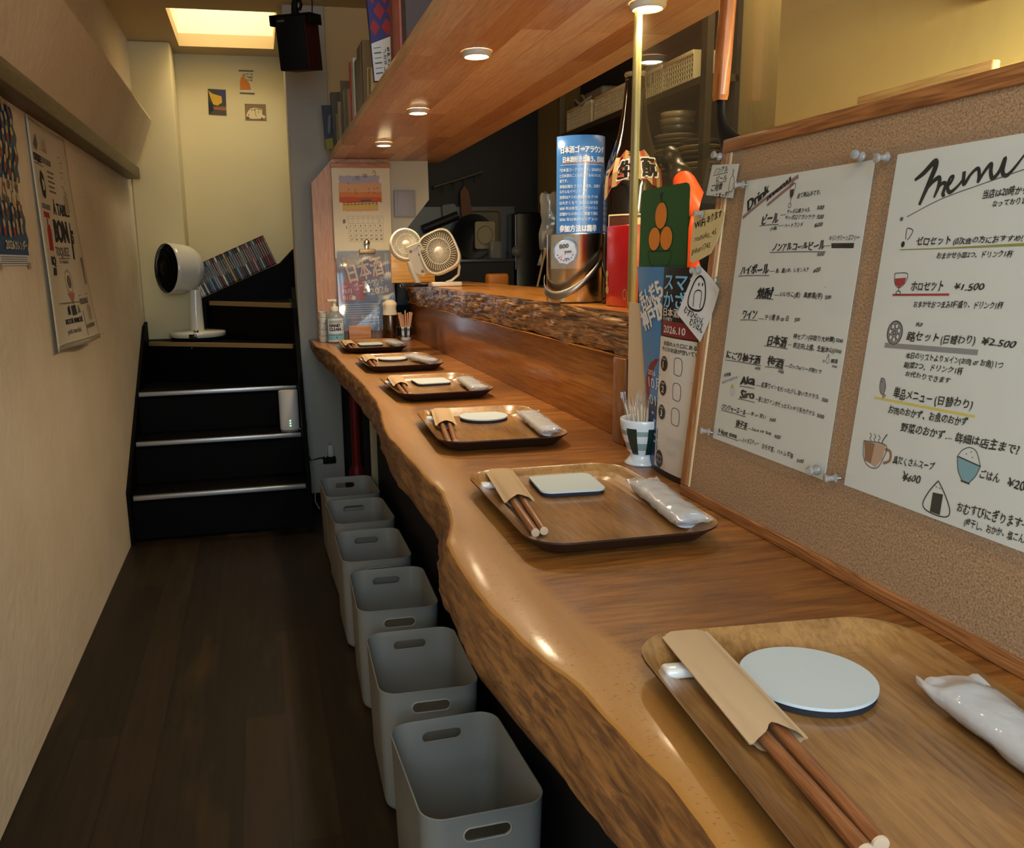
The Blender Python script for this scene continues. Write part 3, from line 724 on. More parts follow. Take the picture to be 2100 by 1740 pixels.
# ------------------------------------------------------------------ storage boxes on the floor
M_boxm = mat('pale_grey_plastic', (146, 145, 138), rough=0.45, spec=0.4)
BW, BL, BH = 0.184, 0.262, 0.245
def box_ring(z, inset, r):
    k = 0.006 * (1 - z / BH)
    return [(x, y, z) for x, y in rrect(-BW / 2 + k + inset, BW / 2 - k - inset, -BL / 2 + k + inset, BL / 2 - k - inset, max(r - inset, .004), 8)]
mb = MB(); ro = 0.034
outer = [box_ring(0.0, 0.014, ro), box_ring(0.002, 0.007, ro), box_ring(0.007, 0.002, ro), box_ring(0.015, 0.0, ro), box_ring(0.15, 0, ro), box_ring(BH - 0.004, 0, ro), box_ring(BH - 0.001, -0.0006, ro), box_ring(BH, 0.0008, ro)]
inner = [box_ring(BH, 0.0016, ro), box_ring(BH - 0.002, 0.0026, ro), box_ring(0.15, 0.0026, ro), box_ring(0.017, 0.0026, ro), box_ring(0.009, 0.005, ro), box_ring(0.004, 0.010, ro), box_ring(0.0026, 0.018, ro)]
loft(mb, outer + inner, 0); mb.poly(outer[0][::-1], 0); mb.poly(inner[-1], 0)
cut = MB()
sl_ = [(x, z) for x, z in rrect(-0.034, 0.034, BH - 0.042, BH - 0.022, 0.0099, 8)]
cut.prism(sl_, -0.3, 0.3, 0, MXZ)
bo = mb.build('tmp_box', M_boxm); co = cut.build('tmp_cut', M_boxm)
for q in (bo, co):
    bm_ = bmesh.new(); bm_.from_mesh(q.data); bmesh.ops.remove_doubles(bm_, verts=bm_.verts, dist=1e-6)
    bmesh.ops.recalc_face_normals(bm_, faces=bm_.faces); bm_.to_mesh(q.data); bm_.free()
md = bo.modifiers.new('b', 'BOOLEAN'); md.operation = 'DIFFERENCE'; md.object = co; md.solver = 'EXACT'
dg = bpy.context.evaluated_depsgraph_get()
box_me = bpy.data.meshes.new_from_object(bo.evaluated_get(dg)); box_me.name = 'storage_box'
bpy.data.objects.remove(bo); bpy.data.objects.remove(co)
box_me.polygons.foreach_set('use_smooth', [True] * len(box_me.polygons))
try: box_me.set_sharp_from_angle(angle=R(40))
except Exception: pass
M_grip = mat('box_grip_edge', (176, 174, 166), rough=0.4)
grips = []
for s in (-1, 1):
    path = [(x * 1.03, s * (BL / 2 - 0.0006), z + (z - (BH - .032)) * .06) for x, z in sl_]
    grips.append(MB().tube(path, 0.0013, 6, 0, None, True))
box_spots = [(0.262, 2.838, 1.0), (0.263, 2.537, 2.0), (0.258, 2.205, 0.0), (0.264, 1.878, -1.7), (0.260, 1.506, -1.2), (0.261, 1.150, 2.4)]
BLAB = ['right beside the column outlet', 'second from the column', 'third from the column', 'fourth from the column', 'fifth from the column', 'sixth from the column, whole rim in view']
grip_me = None
for i, (x, y, a) in enumerate(box_spots):
    t = thing('storage_box', 'open pale grey plastic box under the counter, ' + BLAB[i], 'storage box', (x, y, 0.0005), R(a), 'grey boxes under the counter')
    o = bpy.data.objects.new('body', box_me); COL.objects.link(o); o.parent = t
    if grip_me is None:
        grip_me = [g.build('handle_rim', M_grip, t).data for g in grips]
    else:
        for q in grip_me:
            g = bpy.data.objects.new('handle_rim', q); COL.objects.link(g); g.parent = t

# ------------------------------------------------------------------ cork board leaning on the partition; sheets pinned to it
BM = frame_mtx((0.510, 0.964, ZC), (0, -1, 0), (0.094, 0, 0.996))     # x along the board towards the viewer's right, y up the board
def cork_mat():
    m = bpy.data.materials.new('cork'); m.use_nodes = True
    nt = m.node_tree; b = nt.nodes['Principled BSDF']; L = nt.links
    tc = nt.nodes.new('ShaderNodeTexCoord')
    n = nt.nodes.new('ShaderNodeTexNoise'); n.inputs['Scale'].default_value = 520; n.inputs['Detail'].default_value = 5; n.inputs['Roughness'].default_value = .7
    L.new(tc.outputs['Object'], n.inputs['Vector'])
    cr = nt.nodes.new('ShaderNodeValToRGB'); e = cr.color_ramp.elements
    e[0].position = .32; e[0].color = srgb(118, 88, 62); e[1].position = .66; e[1].color = srgb(190, 158, 124); x = e.new(.5); x.color = srgb(164, 132, 100)
    L.new(n.outputs['Fac'], cr.inputs[0]); L.new(cr.outputs[0], b.inputs['Base Color'])
    bp = nt.nodes.new('ShaderNodeBump'); bp.inputs['Strength'].default_value = .3; bp.inputs['Distance'].default_value = .002
    L.new(n.outputs['Fac'], bp.inputs['Height']); L.new(bp.outputs['Normal'], b.inputs['Normal'])
    b.inputs['Roughness'].default_value = .85; b.inputs['Specular IOR Level'].default_value = .15
    return m
M_frame = wood('board_frame_wood', (176, 116, 66), (118, 70, 36), 'X', 34, 0.06, 0.45, 0.1, rings=0.5, ringscale=30)
M_framev = wood('board_frame_side', (176, 120, 72), (126, 78, 42), 'Y', 40, 0.06, 0.45, 0.1, rings=0.4, ringscale=30)
cb = thing('cork_board', 'large wood framed cork board leaning upright on the counter', 'notice board', M=BM)
BL_, BH_ = 0.615, 0.434
MB().box(0.010, BL_ - 0.010, 0.008, BH_ - 0.010, -0.010, -0.004).build('cork_sheet', cork_mat(), cb)
def rail(x0, x1, y0, y1):
    return MB().rbox(x0, x1, y0, y1, -0.0125, 0.0, 0.0012)
rail(0.0, BL_, BH_ - 0.0155, BH_).build('frame_rail', M_frame, cb)
rail(0.0, BL_, 0.0, 0.0125).build('frame_rail', M_frame, cb)
rail(0.0, 0.0135, 0.0127, BH_ - 0.0157).build('frame_stile', M_framev, cb)
rail(BL_ - 0.0135, BL_, 0.0127, BH_ - 0.0157).build('frame_stile', M_framev, cb)
MB().rbox(0.0137, 0.0185, 0.0127, BH_ - 0.0157, -0.010, -0.0022, 0.0008).build('frame_bead', mat('pale_bead', (214, 182, 138), rough=.5), cb)

M_paper = mat('menu_paper', (226, 230, 226), rough=0.55, spec=0.3, bump=0.04, bscale=40)
M_ink = mat('black_ink', (14, 14, 15), rough=0.5, spec=0.3)
M_ink2 = mat('grey_ink', (92, 92, 92), rough=0.6)
M_lam = clear('laminate', (1, 1, 1), 0.06, 0.08, 0.02, (0.8, 0.8, 0.78))
M_red = mat('red_marker', (168, 34, 38), rough=0.5)
M_yel = mat('yellow_marker', (222, 206, 96), rough=0.6)
M_grn = mat('olive_marker', (150, 150, 60), rough=0.6)
M_gry = mat('grey_marker', (142, 142, 146), rough=0.6)
M_mauve = mat('mauve_brush', (152, 120, 114), rough=0.6)
M_brn = mat('brown_wash', (150, 104, 74), rough=0.6)
M_brn2 = mat('pale_brown_wash', (196, 164, 138), rough=0.6)
M_blu = mat('teal_wash', (120, 172, 184), rough=0.6)
M_wine = mat('dark_wine', (74, 30, 30), rough=0.6)
M_lem = mat('lemon_wash', (206, 186, 96), rough=0.6)
M_wht = mat('white_wash', (216, 220, 222), rough=0.6)
INKS = [M_paper, M_ink, M_ink2, M_red, M_yel, M_grn, M_gry, M_mauve, M_brn, M_brn2, M_blu, M_wine, M_lem, M_wht]
PAP, INK, IN2, RED, YEL, GRN, GRY, MAU, BRN, BR2, BLU, WIN, LEM, WHT = range(14)
DRINK = [
(70,348,109,366,13.2,2,'Drink'),(106,356,145,375,7.6,2,'menu'),(159,356,197,357,4.6,0,'全て税込みです。'),
(101,332,132,333,9.8,2,'ビール'),(118,325,131,325,3.4,0,'小瓶'),(145,341,184,341,3.9,0,'サッポロ黒ラベル'),(195,342,206,342,4.7,0,'500'),
(143,335,193,334,4.2,0,'サッポロクラシック'),(197,333,208,333,4.7,0,'500'),(144,327,176,327,4.2,0,'ハートランド'),(195,325,208,326,4.7,0,'600'),
(128,303,216,304,7.2,2,'ノンアルコールビール'),(206,297,217,297,3.8,0,'500'),(221,312,264,311,4.3,1,'キリングリーンズフリー'),
(71,277,127,280,9.4,2,'ハイボール'),(140,280,196,282,4.2,0,'角、濃いめ、レモン入り'),(204,281,215,282,4.5,0,'600'),
(111,253,141,254,10.0,2,'焼酎'),(154,256,188,256,4.9,0,'いいちこ(麦)'),(194,256,224,256,5.1,0,'黒霧島(芋)'),(228,256,237,256,3.9,0,'500'),
(88,228,117,231,9.1,2,'ワイン'),(132,230,175,231,5.3,0,'チリ産 赤 or 白'),(185,231,194,232,4.1,0,'500'),
(143,204,178,205,9.4,2,'日本酒'),(187,214,252,216,4.7,0,'神セブン(中取り大吟醸)'),(254,216,264,216,4.1,0,'500'),(189,205,254,206,4.7,0,'前正宗(上撰、生酛本山)'),(255,206,264,206,4.1,0,'500'),
(251,196,261,197,3.6,0,'燗酒'),(254,192,261,192,2.8,0,'500'),
(65,181,135,182,8.0,2,'にごり柚子酒'),(127,174.5,137,175,3.7,0,'600'),(148,181.5,178,183,8.8,2,'梅酒'),(170,176.5,180,176.5,3.5,0,'500'),(188,184,240,184,3.8,0,'ロックorソーダ割りで'),
(66,159,80,162,3.6,0,'自家製'),(64,150,95,161,2.9,0,'オリジナルカクテル'),
(101,155,131,157,11.0,2,'Aka'),(143,158,242,159,4.7,0,'紅茶ワインを使った少し甘いカクテル'),(247,158,256,158,4.2,0,'500'),
(104,140.5,134,141.5,10.5,2,'Siro'),(141,142,240,142,4.7,0,'茶と白ワインを使ったスッキリ系カクテル'),(243,142,254,142,4.2,0,'500'),
(70,121.5,121,122.5,6.0,2,'ジンジャーエール'),(131,124,160,125,4.3,0,'辛 or 甘い'),(167,124,178,125,4.0,0,'500'),
(104,107.5,128,108,6.6,2,'柚子茶'),(137,108,174,110,4.5,0,'Hot or Ice'),(180,109,191,109,4.6,0,'600'),
(70,92.5,111,93.5,6.3,2,'Hot tea'),(122,92,154,94,5.0,0,'ルイボスティー'),(160,93,216,94,5.0,0,'ヨモギ茶、ハトムギ茶'),(223,92,234,93,4.4,0,'500')]
FOOD = [
(397,339,442,340,5.6,0,'当店は20時からと'),(407,332,443,333,4.3,0,'なっております'),(336,305,373,305,6.7,1,'ゼロセット'),(376,305,440,306,4.6,0,'(0次会の方におすすめ!'),
(361,294,434,295,4.3,0,'おまかせ小皿2つ、ドリンク1杯'),(339,267,374,269,7.4,1,'ホロセット'),(385,269,414,269,6.2,1,'¥1.500'),(345,254,434,257,4.8,0,'おまかせおつまみ3種盛り、ドリンク1杯'),
(352,238,359,239,4.0,0,'Ro'),(344,226,379,228,6.8,1,'路セット'),(381,227,415,229,6.2,1,'(日替わり)'),(421,229,452,229,6.1,1,'¥2.500'),
(346,211,444,214,4.8,0,'本日のリストよりメイン(お肉 or お魚) 1つ'),(346,203,409,205,4.7,0,'副菜2つ、ドリンク1杯'),(349,196,398,196,4.3,0,'お代わりできます'),
(340,176,383,178,8.0,1,'単品メニュー'),(386,178,424,180,6.8,1,'(日替わり)'),(337,162,422,166,6.4,0,'お肉のおかず、お魚のおかず'),(355,150,471,155,6.5,0,'野菜のおかず… 詳細は店主まで?'),
(352,121,398,125,6.0,0,'具だくさんスープ'),(366,109,386,110,7.7,1,'¥600'),(442,130,460,131,6.1,0,'ごはん'),(467,130,486,130,7.5,1,'¥200'),
(427,99,492,104,7.4,1,'おむすびにぎります―'),(436,91,494,94,5.6,0,'(梅干し、おかか、塩こんぶ')]
K = 0.001
def sheet(name, label, cat, x0, x1, y0, y1, lam, z=0.0006, curl=0.0, lines=(), draw=None):
    """paper with its writing as one part, a clear laminate round it as another; coordinates in mm on the board"""
    ox, oy = x0 * K, y0 * K
    t = thing(name, label, cat, M=BM @ T(ox, oy, 0))
    mb = MB(); W = (x1 - x0) * K; H = (y1 - y0) * K
    mb.box(0, W, 0, H, -0.0004 - 0.0032, -0.0002 - 0.0030, PAP)
    fn = lambda x, y, zz: (x - ox, y - oy, zz - 0.0036)
    for a, b, c, d, h, bo, s in lines:
        mb.text(s, a * K, b * K, c * K, d * K, h * K, max(bo, 1), 0.0006 + 0.0003, INK, fn, None, 1.2)
    if draw: draw(mb, fn)
    mb.build('paper', INKS, t)
    if lam:
        m = 0.009
        MB().prism(rrect(-m, W + m, -m, H + m, 0.005), -0.0024, -0.0020).build('laminate', M_lam, t)
    return t
def st_(mb, fn, pts, w, m, z=0.0008):
    mb.stroke([(a * K, b * K) for a, b in pts], [q * K for q in w] if isinstance(w, (list, tuple)) else w * K, z, m, fn)
def mk_(mb, fn, pts, m, z=0.0007):
    mb.mark([(a * K, b * K) for a, b in pts], z, m, fn)
def ell(cx, cy, rx, ry, n=24, a0=0, a1=360):
    return [(cx + rx * math.cos(R(a0 + (a1 - a0) * i / n)), cy + ry * math.sin(R(a0 + (a1 - a0) * i / n))) for i in range(n + 1)]
def draw_drink(mb, fn):
    st_(mb, fn, [(60, 341), (105, 361), (156, 378)], [4, 3.5, 4.5], MAU, 0.0005); st_(mb, fn, [(106, 352), (150, 372)], [3.5, 4], MAU, 0.0005)
    for a, b in (((97, 330.5), (133, 330.5)), ((124, 301.5), (218, 301)), ((68, 275.5), (129, 277)), ((107, 251.5), (143, 252)), ((84, 226.5), (118, 228)), ((138, 202), (180, 202.5)), ((64, 178.5), (137, 180)), ((145, 180), (178, 181)), ((101, 152.5), (131, 154)), ((101, 138), (135, 139)), ((69, 119.5), (121, 120.5)), ((102, 105.5), (128, 106.5)), ((68, 90.5), (113, 91.5))):
        st_(mb, fn, [a, ((a[0] + b[0]) / 2, (a[1] + b[1]) / 2 + .4), b], 0.9, IN2)
    for q in range(5): st_(mb, fn, [(225 + q * .3, 308.5 - q * .9), (258, 308 - q * .9)], 1.1, INK)
    for (x0, x1, y) in ((134, 144, 340), (133, 142, 329), (217, 224, 306.5), (128, 138, 281.5), (143, 152, 256.5), (119, 130, 230), (180, 186, 207), (180, 187, 185), (133, 142, 158), (135, 141, 143), (122, 130, 125), (129, 136, 109), (114, 121, 93)):
        st_(mb, fn, [(x0, y), (x1, y + .3)], 0.5, INK)
    # wine glass
    mk_(mb, fn, [(145.5, 365), (151.5, 366), (151.5, 360), (149, 357), (146, 359)], WIN); st_(mb, fn, [(145, 370), (153, 371), (152.5, 362), (149, 356.5), (146, 360), (145, 370)], .6, INK)
    st_(mb, fn, [(149, 356.5), (148.3, 351)], .6, INK); st_(mb, fn, ell(148.2, 349.2, 2.4, 2.1), .6, INK)
    # flask and cup, lemon drink
    st_(mb, fn, [(246, 204), (244.5, 200), (243.8, 197), (246, 195), (248.2, 197), (247.5, 200), (246, 204)], .5, INK); st_(mb, fn, ell(240.5, 196.5, 1.2, 1.2), .5, INK)
    mk_(mb, fn, ell(88, 144, 4.2, 4.6)[:-1], WHT); st_(mb, fn, ell(88, 144, 4.2, 4.6), .4, GRY); mk_(mb, fn, [(83, 147.5), (89, 149), (86.5, 153), (83.5, 151.5)], LEM)
    for x, y, r in ((66.5, 122.5, .6), (67, 116, .5), (226, 267, .7), (205, 125, .4), (62, 203, .5)): mk_(mb, fn, ell(x, y, r, r, 10)[:-1], GRY)
def draw_food(mb, fn):
    # brush word
    st_(mb, fn, [(322, 359), (331, 364), (341, 372), (343, 368), (339, 356), (332, 338)], [2.5, 4.5, 5, 5.5, 5, 3], INK)
    st_(mb, fn, [(337, 350), (343, 356), (349, 358.5), (350, 352), (347, 343)], [2, 3.5, 4, 4, 2], INK)
    st_(mb, fn, [(347.5, 346), (352, 353), (357, 353), (356, 345), (358.5, 344)], [2, 3, 3.4, 3.4, 2], INK)
    st_(mb, fn, [(358, 350), (362, 353), (364, 358), (361, 357.5), (359.5, 351), (363, 346), (370, 350), (375, 356)], [2, 2.4, 2.4, 2.6, 3.2, 3.4, 2.4, 1.8], INK)
    st_(mb, fn, [(374, 361), (376, 351), (381, 358), (387, 362), (389.5, 357), (389.5, 351)], [3.4, 3.4, 2.6, 3, 3.2, 2.4], INK)
    st_(mb, fn, [(389.5, 351), (394, 359), (399, 364), (400, 358), (403, 353), (408, 358), (411, 367), (411, 357), (415, 354), (421, 359), (431, 372)], [2, 2.8, 3.4, 3.4, 3.4, 3, 3.2, 3.4, 3.2, 2.4, 1.2], INK)
    st_(mb, fn, [(320, 329), (354, 341), (390, 349), (440, 359)], .7, IN2); mk_(mb, fn, ell(314, 327.5, 2, 1.8)[:-1], IN2)
    mk_(mb, fn, ell(320.5, 306, 2.2, 2.6)[:-1], INK); st_(mb, fn, [(323, 310), (322.5, 319), (329.5, 317.5), (328, 313), (325, 309.5)], .7, INK)
    st_(mb, fn, [(318, 301.5), (370, 302), (444, 303.5)], [.7, 1, 2.2], GRN)
    st_(mb, fn, [(318.5, 263), (381, 265.5)], 1.8, RED)
    mk_(mb, fn, [(318, 277), (331, 278), (330, 273), (324.5, 269.5), (319, 272.5)], RED); st_(mb, fn, [(317, 281.5), (331.5, 281.5), (331, 274), (324.5, 269.2), (318.5, 273.5), (317, 281.5)], .6, INK); st_(mb, fn, [(324.5, 269.2), (324.5, 266.5)], .6, INK); st_(mb, fn, ell(324.7, 265, 2.6, 1.6), .7, INK)
    mk_(mb, fn, ell(328.5, 231, 8.8, 10)[:-1], GRY, .0006); st_(mb, fn, ell(328.5, 231, 8.8, 10), .9, INK)
    for k in range(7):
        a = R(20 + 360 * k / 7); mk_(mb, fn, ell(328.5 + 5.2 * math.cos(a), 231 + 6 * math.sin(a), 1.7, 2.1)[:-1], PAP, .0009); st_(mb, fn, ell(328.5 + 5.2 * math.cos(a), 231 + 6 * math.sin(a), 1.7, 2.1), .5, INK, .001)
    st_(mb, fn, ell(328.5, 231, 1.6, 1.8), .5, INK, .001)
    st_(mb, fn, [(319, 219.5), (419, 223)], 4.2, GRY); st_(mb, fn, [(317, 172.5), (427, 174.5)], 2.2, YEL, .0006)
    mk_(mb, fn, [(321, 190), (325, 190), (328.5, 184), (328, 178.5), (324, 177), (321.5, 181)], GRY); st_(mb, fn, [(321.5, 190.5), (325.5, 190), (328.5, 184), (327.5, 177.5), (324, 177.5), (321.3, 183), (321.5, 190.5)], .6, INK)
    mk_(mb, fn, [(326, 178), (331, 176.5), (327, 172.5)], GRY); st_(mb, fn, ell(323, 187.5, .6, .6, 10), .4, INK)
    mk_(mb, fn, [(313.5, 132), (327, 133), (326, 114), (318, 115.5)], BRN); mk_(mb, fn, [(327, 133), (340, 134), (339, 121), (332, 112), (326, 114)], BR2)
    st_(mb, fn, [(313, 132.5), (340.5, 134), (340, 122), (334, 112), (322, 112), (315, 120), (313, 132.5)], .7, INK); st_(mb, fn, [(340.5, 130.5), (347, 129.5), (348, 122), (341, 118)], 2.4, BRN)
    for q in (319, 324.5, 330): st_(mb, fn, [(q, 141), (q + 2.4, 138.5), (q + .8, 136.5), (q + 3, 134)], .6, INK)
    st_(mb, fn, [(335, 134), (337, 139), (340, 143.5)], 1.0, INK)
    mk_(mb, fn, [(418, 141), (441, 138.5), (437, 129), (433.5, 124), (426.5, 124.5), (421, 131)], BLU); st_(mb, fn, [(418, 141.5), (441, 138.5)], 1.0, INK); st_(mb, fn, [(418, 141.5), (421, 131), (426.5, 124)], .6, INK); st_(mb, fn, [(441, 138.5), (438, 130), (433.5, 124)], .6, INK); st_(mb, fn, [(425.5, 123.6), (434, 123.2)], 1.4, INK)
    st_(mb, fn, [(418.5, 142), (421.5, 147), (428, 150.5), (435, 148.5), (440.5, 139)], .6, INK)
    for x, y in ((426, 145), (430, 147.5), (432, 143.5)): mk_(mb, fn, ell(x, y, .5, .5, 8)[:-1], INK)
    st_(mb, fn, [(404, 118), (412, 110), (420, 99), (419, 92.5), (408, 90.5), (396, 92), (392.5, 97), (397, 108), (404, 118)], 1.0, INK)
    mk_(mb, fn, [(400.5, 107.5), (411, 108.5), (411.5, 91.5), (401, 91.5)], INK); st_(mb, fn, [(402, 113), (404, 112.5)], .5, INK); st_(mb, fn, [(406, 112.8), (408, 112.5)], .5, INK)
sheet('drink_menu', 'laminated handwritten drink menu sheet pinned on the cork board', 'menu', 58, 268, 84, 382, True, lines=DRINK, draw=draw_drink)
sheet('food_menu', 'laminated handwritten food menu with brushed title and a red wine glass', 'menu', 296, 506, 87, 383, True, lines=FOOD, draw=draw_food)
NOTE = [(-10, 396, 22, 396, 6.0, 1, 'ノンアル'), (-2, 386, 22, 386, 6.0, 1, 'ビール'), (-12, 376, 14, 376, 6.5, 1, 'ご用意'), (-6, 366.5, 30, 366.5, 5.5, 1, 'してま〜す!')]
def draw_note(mb, fn):
    st_(mb, fn, [(-11, 394), (22, 394.5)], .7, INK); st_(mb, fn, [(-3, 384.3), (22, 384.5)], .7, INK)
    st_(mb, fn, [(33, 397), (33, 390), (29.5, 386), (29.5, 373), (38, 373), (38, 386), (35, 390), (35, 397)], .7, INK)
def on_board(name, label, cat, x0, y0, z, parts_fn):
    t = thing(name, label, cat, M=BM @ T(x0 * K, y0 * K, z)); parts_fn(t); return t
def p_note(t):
    fn = lambda x, y, zz: (x + 0.018, y - 0.362, zz)
    mb = MB(); mb.prism([(-0.005 + .0, 0.010), (0.058, 0.002), (0.062, 0.040), (0.001, 0.045)], 0.0002, 0.0005, PAP)
    for a, b, c, d, h, bo, s in NOTE: mb.text(s, a * K, b * K, c * K, d * K, h * K, bo, .0009, INK, fn, None, 1)
    draw_note(mb, fn); mb.build('paper', INKS, t)
    MB().prism([(-0.017, 0.001), (0.066, -0.006), (0.072, 0.050), (0.066, 0.056), (-0.004, 0.058), (-0.010, 0.053)], 0.0013, 0.0016).build('laminate', M_lam, t)
on_board('beer_note', 'small laminated note on alcohol free beer at the board corner', 'note', -18, 362, 0.0005, p_note)
M_tan = mat('tan_card', (206, 184, 130), rough=.7)
def p_wifi(t):
    mb = MB()
    out = [(-0.043, -0.058), (-0.047, -0.025), (-0.046, -0.004), (-0.036, 0.004), (-0.006, 0.004), (0.018, 0.003), (0.027, -0.002), (0.026, -0.014), (0.018, -0.034), (0.006, -0.049), (-0.018, -0.056), (-0.036, -0.060)]
    mb.prism(out, 0.0, 0.0008, 0)
    for s, a, b, c, d, h, bo in (('WiFi', -.040, -.019, -.015, -.014, .0095, 1), ('あります', -.011, -.012, .022, -.006, .0085, 1), ('roshoku_45', -.036, -.034, .014, -.026, .008, 0), ('gohan1745', -.040, -.049, .004, -.042, .008, 0)):
        mb.text(s, a, b, c, d, h, bo, .0011, 1, None, None, 1)
    mb.build('card', [M_tan, M_ink], t)
on_board('wifi_card', 'tan card cut in a rounded shape with a handwritten wifi note', 'note', 0, 350, 0.0007, p_wifi)
M_white = mat('white_paper', (216, 220, 224), rough=.6)
def p_oni(t):
    mb = MB()
    def fn(x, y, z):
        d = max(0, x - 0.012 + (y + .02) * 0.25); return (x, y, z + 3.5 * d * d)
    mb.grid(lambda u, v: fn(-0.054 + 0.068 * u + 0.037 * v, -0.063 - 0.031 * u + 0.065 * v, 0), 10, 10, 0)
    st_(mb, fn, [(-14, -17), (-4, -14), (8, -22), (13, -40), (8, -54), (-10, -56), (-26, -51), (-28, -40), (-20, -24), (-14, -17)], 2.6, 1, .0005)
    st_(mb, fn, [(-14, -52), (-14, -34), (2, -33), (3, -53)], 1.4, 1, .0005)
    for x in (-6, 3): mk_(mb, fn, ell(x, -24, 1.5, 2.2)[:-1], 1, .0006)
    mb.text('むすひらいん', -.036, -.060, .016, -.074, .0085, 1, .0006, 1, fn, None, 1); mb.text('むりはん', -.018, -.074, .016, -.083, .008, 1, .0006, 1, fn, None, 1)
    mb.build('paper', [M_white, M_ink], t)
on_board('rice_ball_flyer', 'white diamond shaped sheet with a bold rice ball drawing', 'flyer', -6, 288, 0.0012, p_oni)

M_pin = mat('clear_pin_plastic', (236, 240, 240), rough=0.05, trans=0.75, spec=0.8, ior=1.35)
M_pinm = mat('pin_steel', (200, 200, 200), rough=.2, metal=1)
def pin_body():
    return MB().lathe([(0.0, 0.0), (0.0046, 0.0), (0.0050, 0.0008), (0.0042, 0.0016), (0.0026, 0.0028), (0.0024, 0.0060), (0.0030, 0.0082), (0.0044, 0.0094), (0.0046, 0.0102), (0.0040, 0.0110), (0.0, 0.0112)], 18)
PINS = [(2, 414, 'holding the beer note'), (62, 377, 'at the upper left corner of the drink menu'), (256, 385, 'at the upper right corner of the drink menu'), (290, 381, 'at the upper left corner of the food menu'),
        (58, 91, 'at the lower left corner of the drink menu'), (262, 93, 'at the lower right corner of the drink menu'), (291, 92, 'at the lower left corner of the food menu'), (-22, 349, 'holding the tan wifi card'), (-15, 281, 'holding the rice ball sheet')]
pb = None
for i, (x, y, lb) in enumerate(PINS):
    t = thing('push_pin', 'clear plastic push pin ' + lb, 'push pin', group='clear push pins', M=BM @ T(x * K, y * K, 0.0022 if i not in (0, 7, 8) else 0.003) @ RX((-8, 6, -5, 10, -6, 4, 8, -4, 5)[i]) @ RY((12, -14, 16, -6, -18, 14, -20, -10, 8)[i]))
    if pb is None:
        o = pin_body().build('head', M_pin, t); o2 = MB().lathe([(0.0006, -0.004), (0.0006, 0.0)], 8).build('needle', M_pinm, t); pb = (o.data, o2.data)
    else:
        for nm, q in zip(('head', 'needle'), pb):
            o = bpy.data.objects.new(nm, q); COL.objects.link(o); o.parent = t

# wooden slat standing behind the board on the partition
o = MB().rbox(-0.002, 0.006, -0.150, 0.008, 0, 0.231, 0.0015).build('wooden_lath', wood('slat_wood', (226, 184, 110), (196, 146, 76), 'Y', 30, .06, .5), None, T(0.5760, 0.752, 0.9155))
tag(o, 'pale wooden lath peeking over the cork board', 'lath')

# ------------------------------------------------------------------ flyers, green sign, toothpick cup by the post
M_sky = mat('flyer_blue', (74, 130, 186), rough=.35, spec=.5)
M_navy = mat('flyer_navy', (34, 58, 98), rough=.35)
M_fred = mat('flyer_red', (128, 40, 44), rough=.4)
M_fblk = mat('flyer_black', (30, 28, 32), rough=.4)
M_beige = mat('beige_card', (196, 176, 146), rough=.7)
M_green = mat('green_card', (30, 84, 46), rough=.35)
M_orange = mat('orange_print', (214, 128, 46), rough=.4)
M_gold = mat('cream_outline', (226, 208, 164), rough=.5)
SIDE = lambda x, y, z, lx=0.0, ly=0.0: frame_mtx((x, y, z), (0, -1, 0), (lx, ly, 1))   # sheet facing the aisle
def shy(mb, name, mats, M, label, cat):
    return tag(mb.build(name, mats, None, M), label, cat)
mb = MB().prism([(0, 0), (0.095, 0), (0.092, 0.229), (-0.012, 0.2295)], -.0006, .0006)
shy(mb, 'beige_card', M_beige, SIDE(0.5475, 1.206, ZC + .0006, .012, 0), 'blank beige card standing against the wooden post', 'card')
mb = MB().prism(rrect(0, 0.145, 0, 0.392, 0.010), -0.0015, 0, 0)
for cx, cy, rx, ry in ((0.067, 0.353, 0.0185, 0.0185), (0.049, 0.3215, 0.0185, 0.0165), (0.086, 0.3215, 0.0185, 0.0165)):
    mb.disc(cx, cy, rx, ry, .0004, 1); mb.stroke([(cx + rx * math.cos(R(q)), cy + ry * math.sin(R(q))) for q in range(0, 361, 15)], .0010, .0006, 2)
mb.stroke([(0.067, 0.370), (0.065, 0.378), (0.072, 0.384)], .0016, .0005, 2); mb.mark([(0.065, 0.375), (0.060, 0.381), (0.067, 0.386)], .0005, 2)
mb.stroke([(0.030, 0.304), (0.105, 0.304)], .0012, .0005, 2); mb.stroke([(0.030, 0.304), (0.036, 0.290), (0.058, 0.276), (0.061, 0.266)], .0010, .0005, 2); mb.stroke([(0.105, 0.304), (0.099, 0.290), (0.077, 0.276), (0.074, 0.266)], .0010, .0005, 2)
shy(mb, 'green_sign', [M_green, M_orange, M_fblk], SIDE(0.5545, 1.204, ZC + .0008, .012, 0), 'green rounded card with three oranges in an outlined bowl', 'sign')
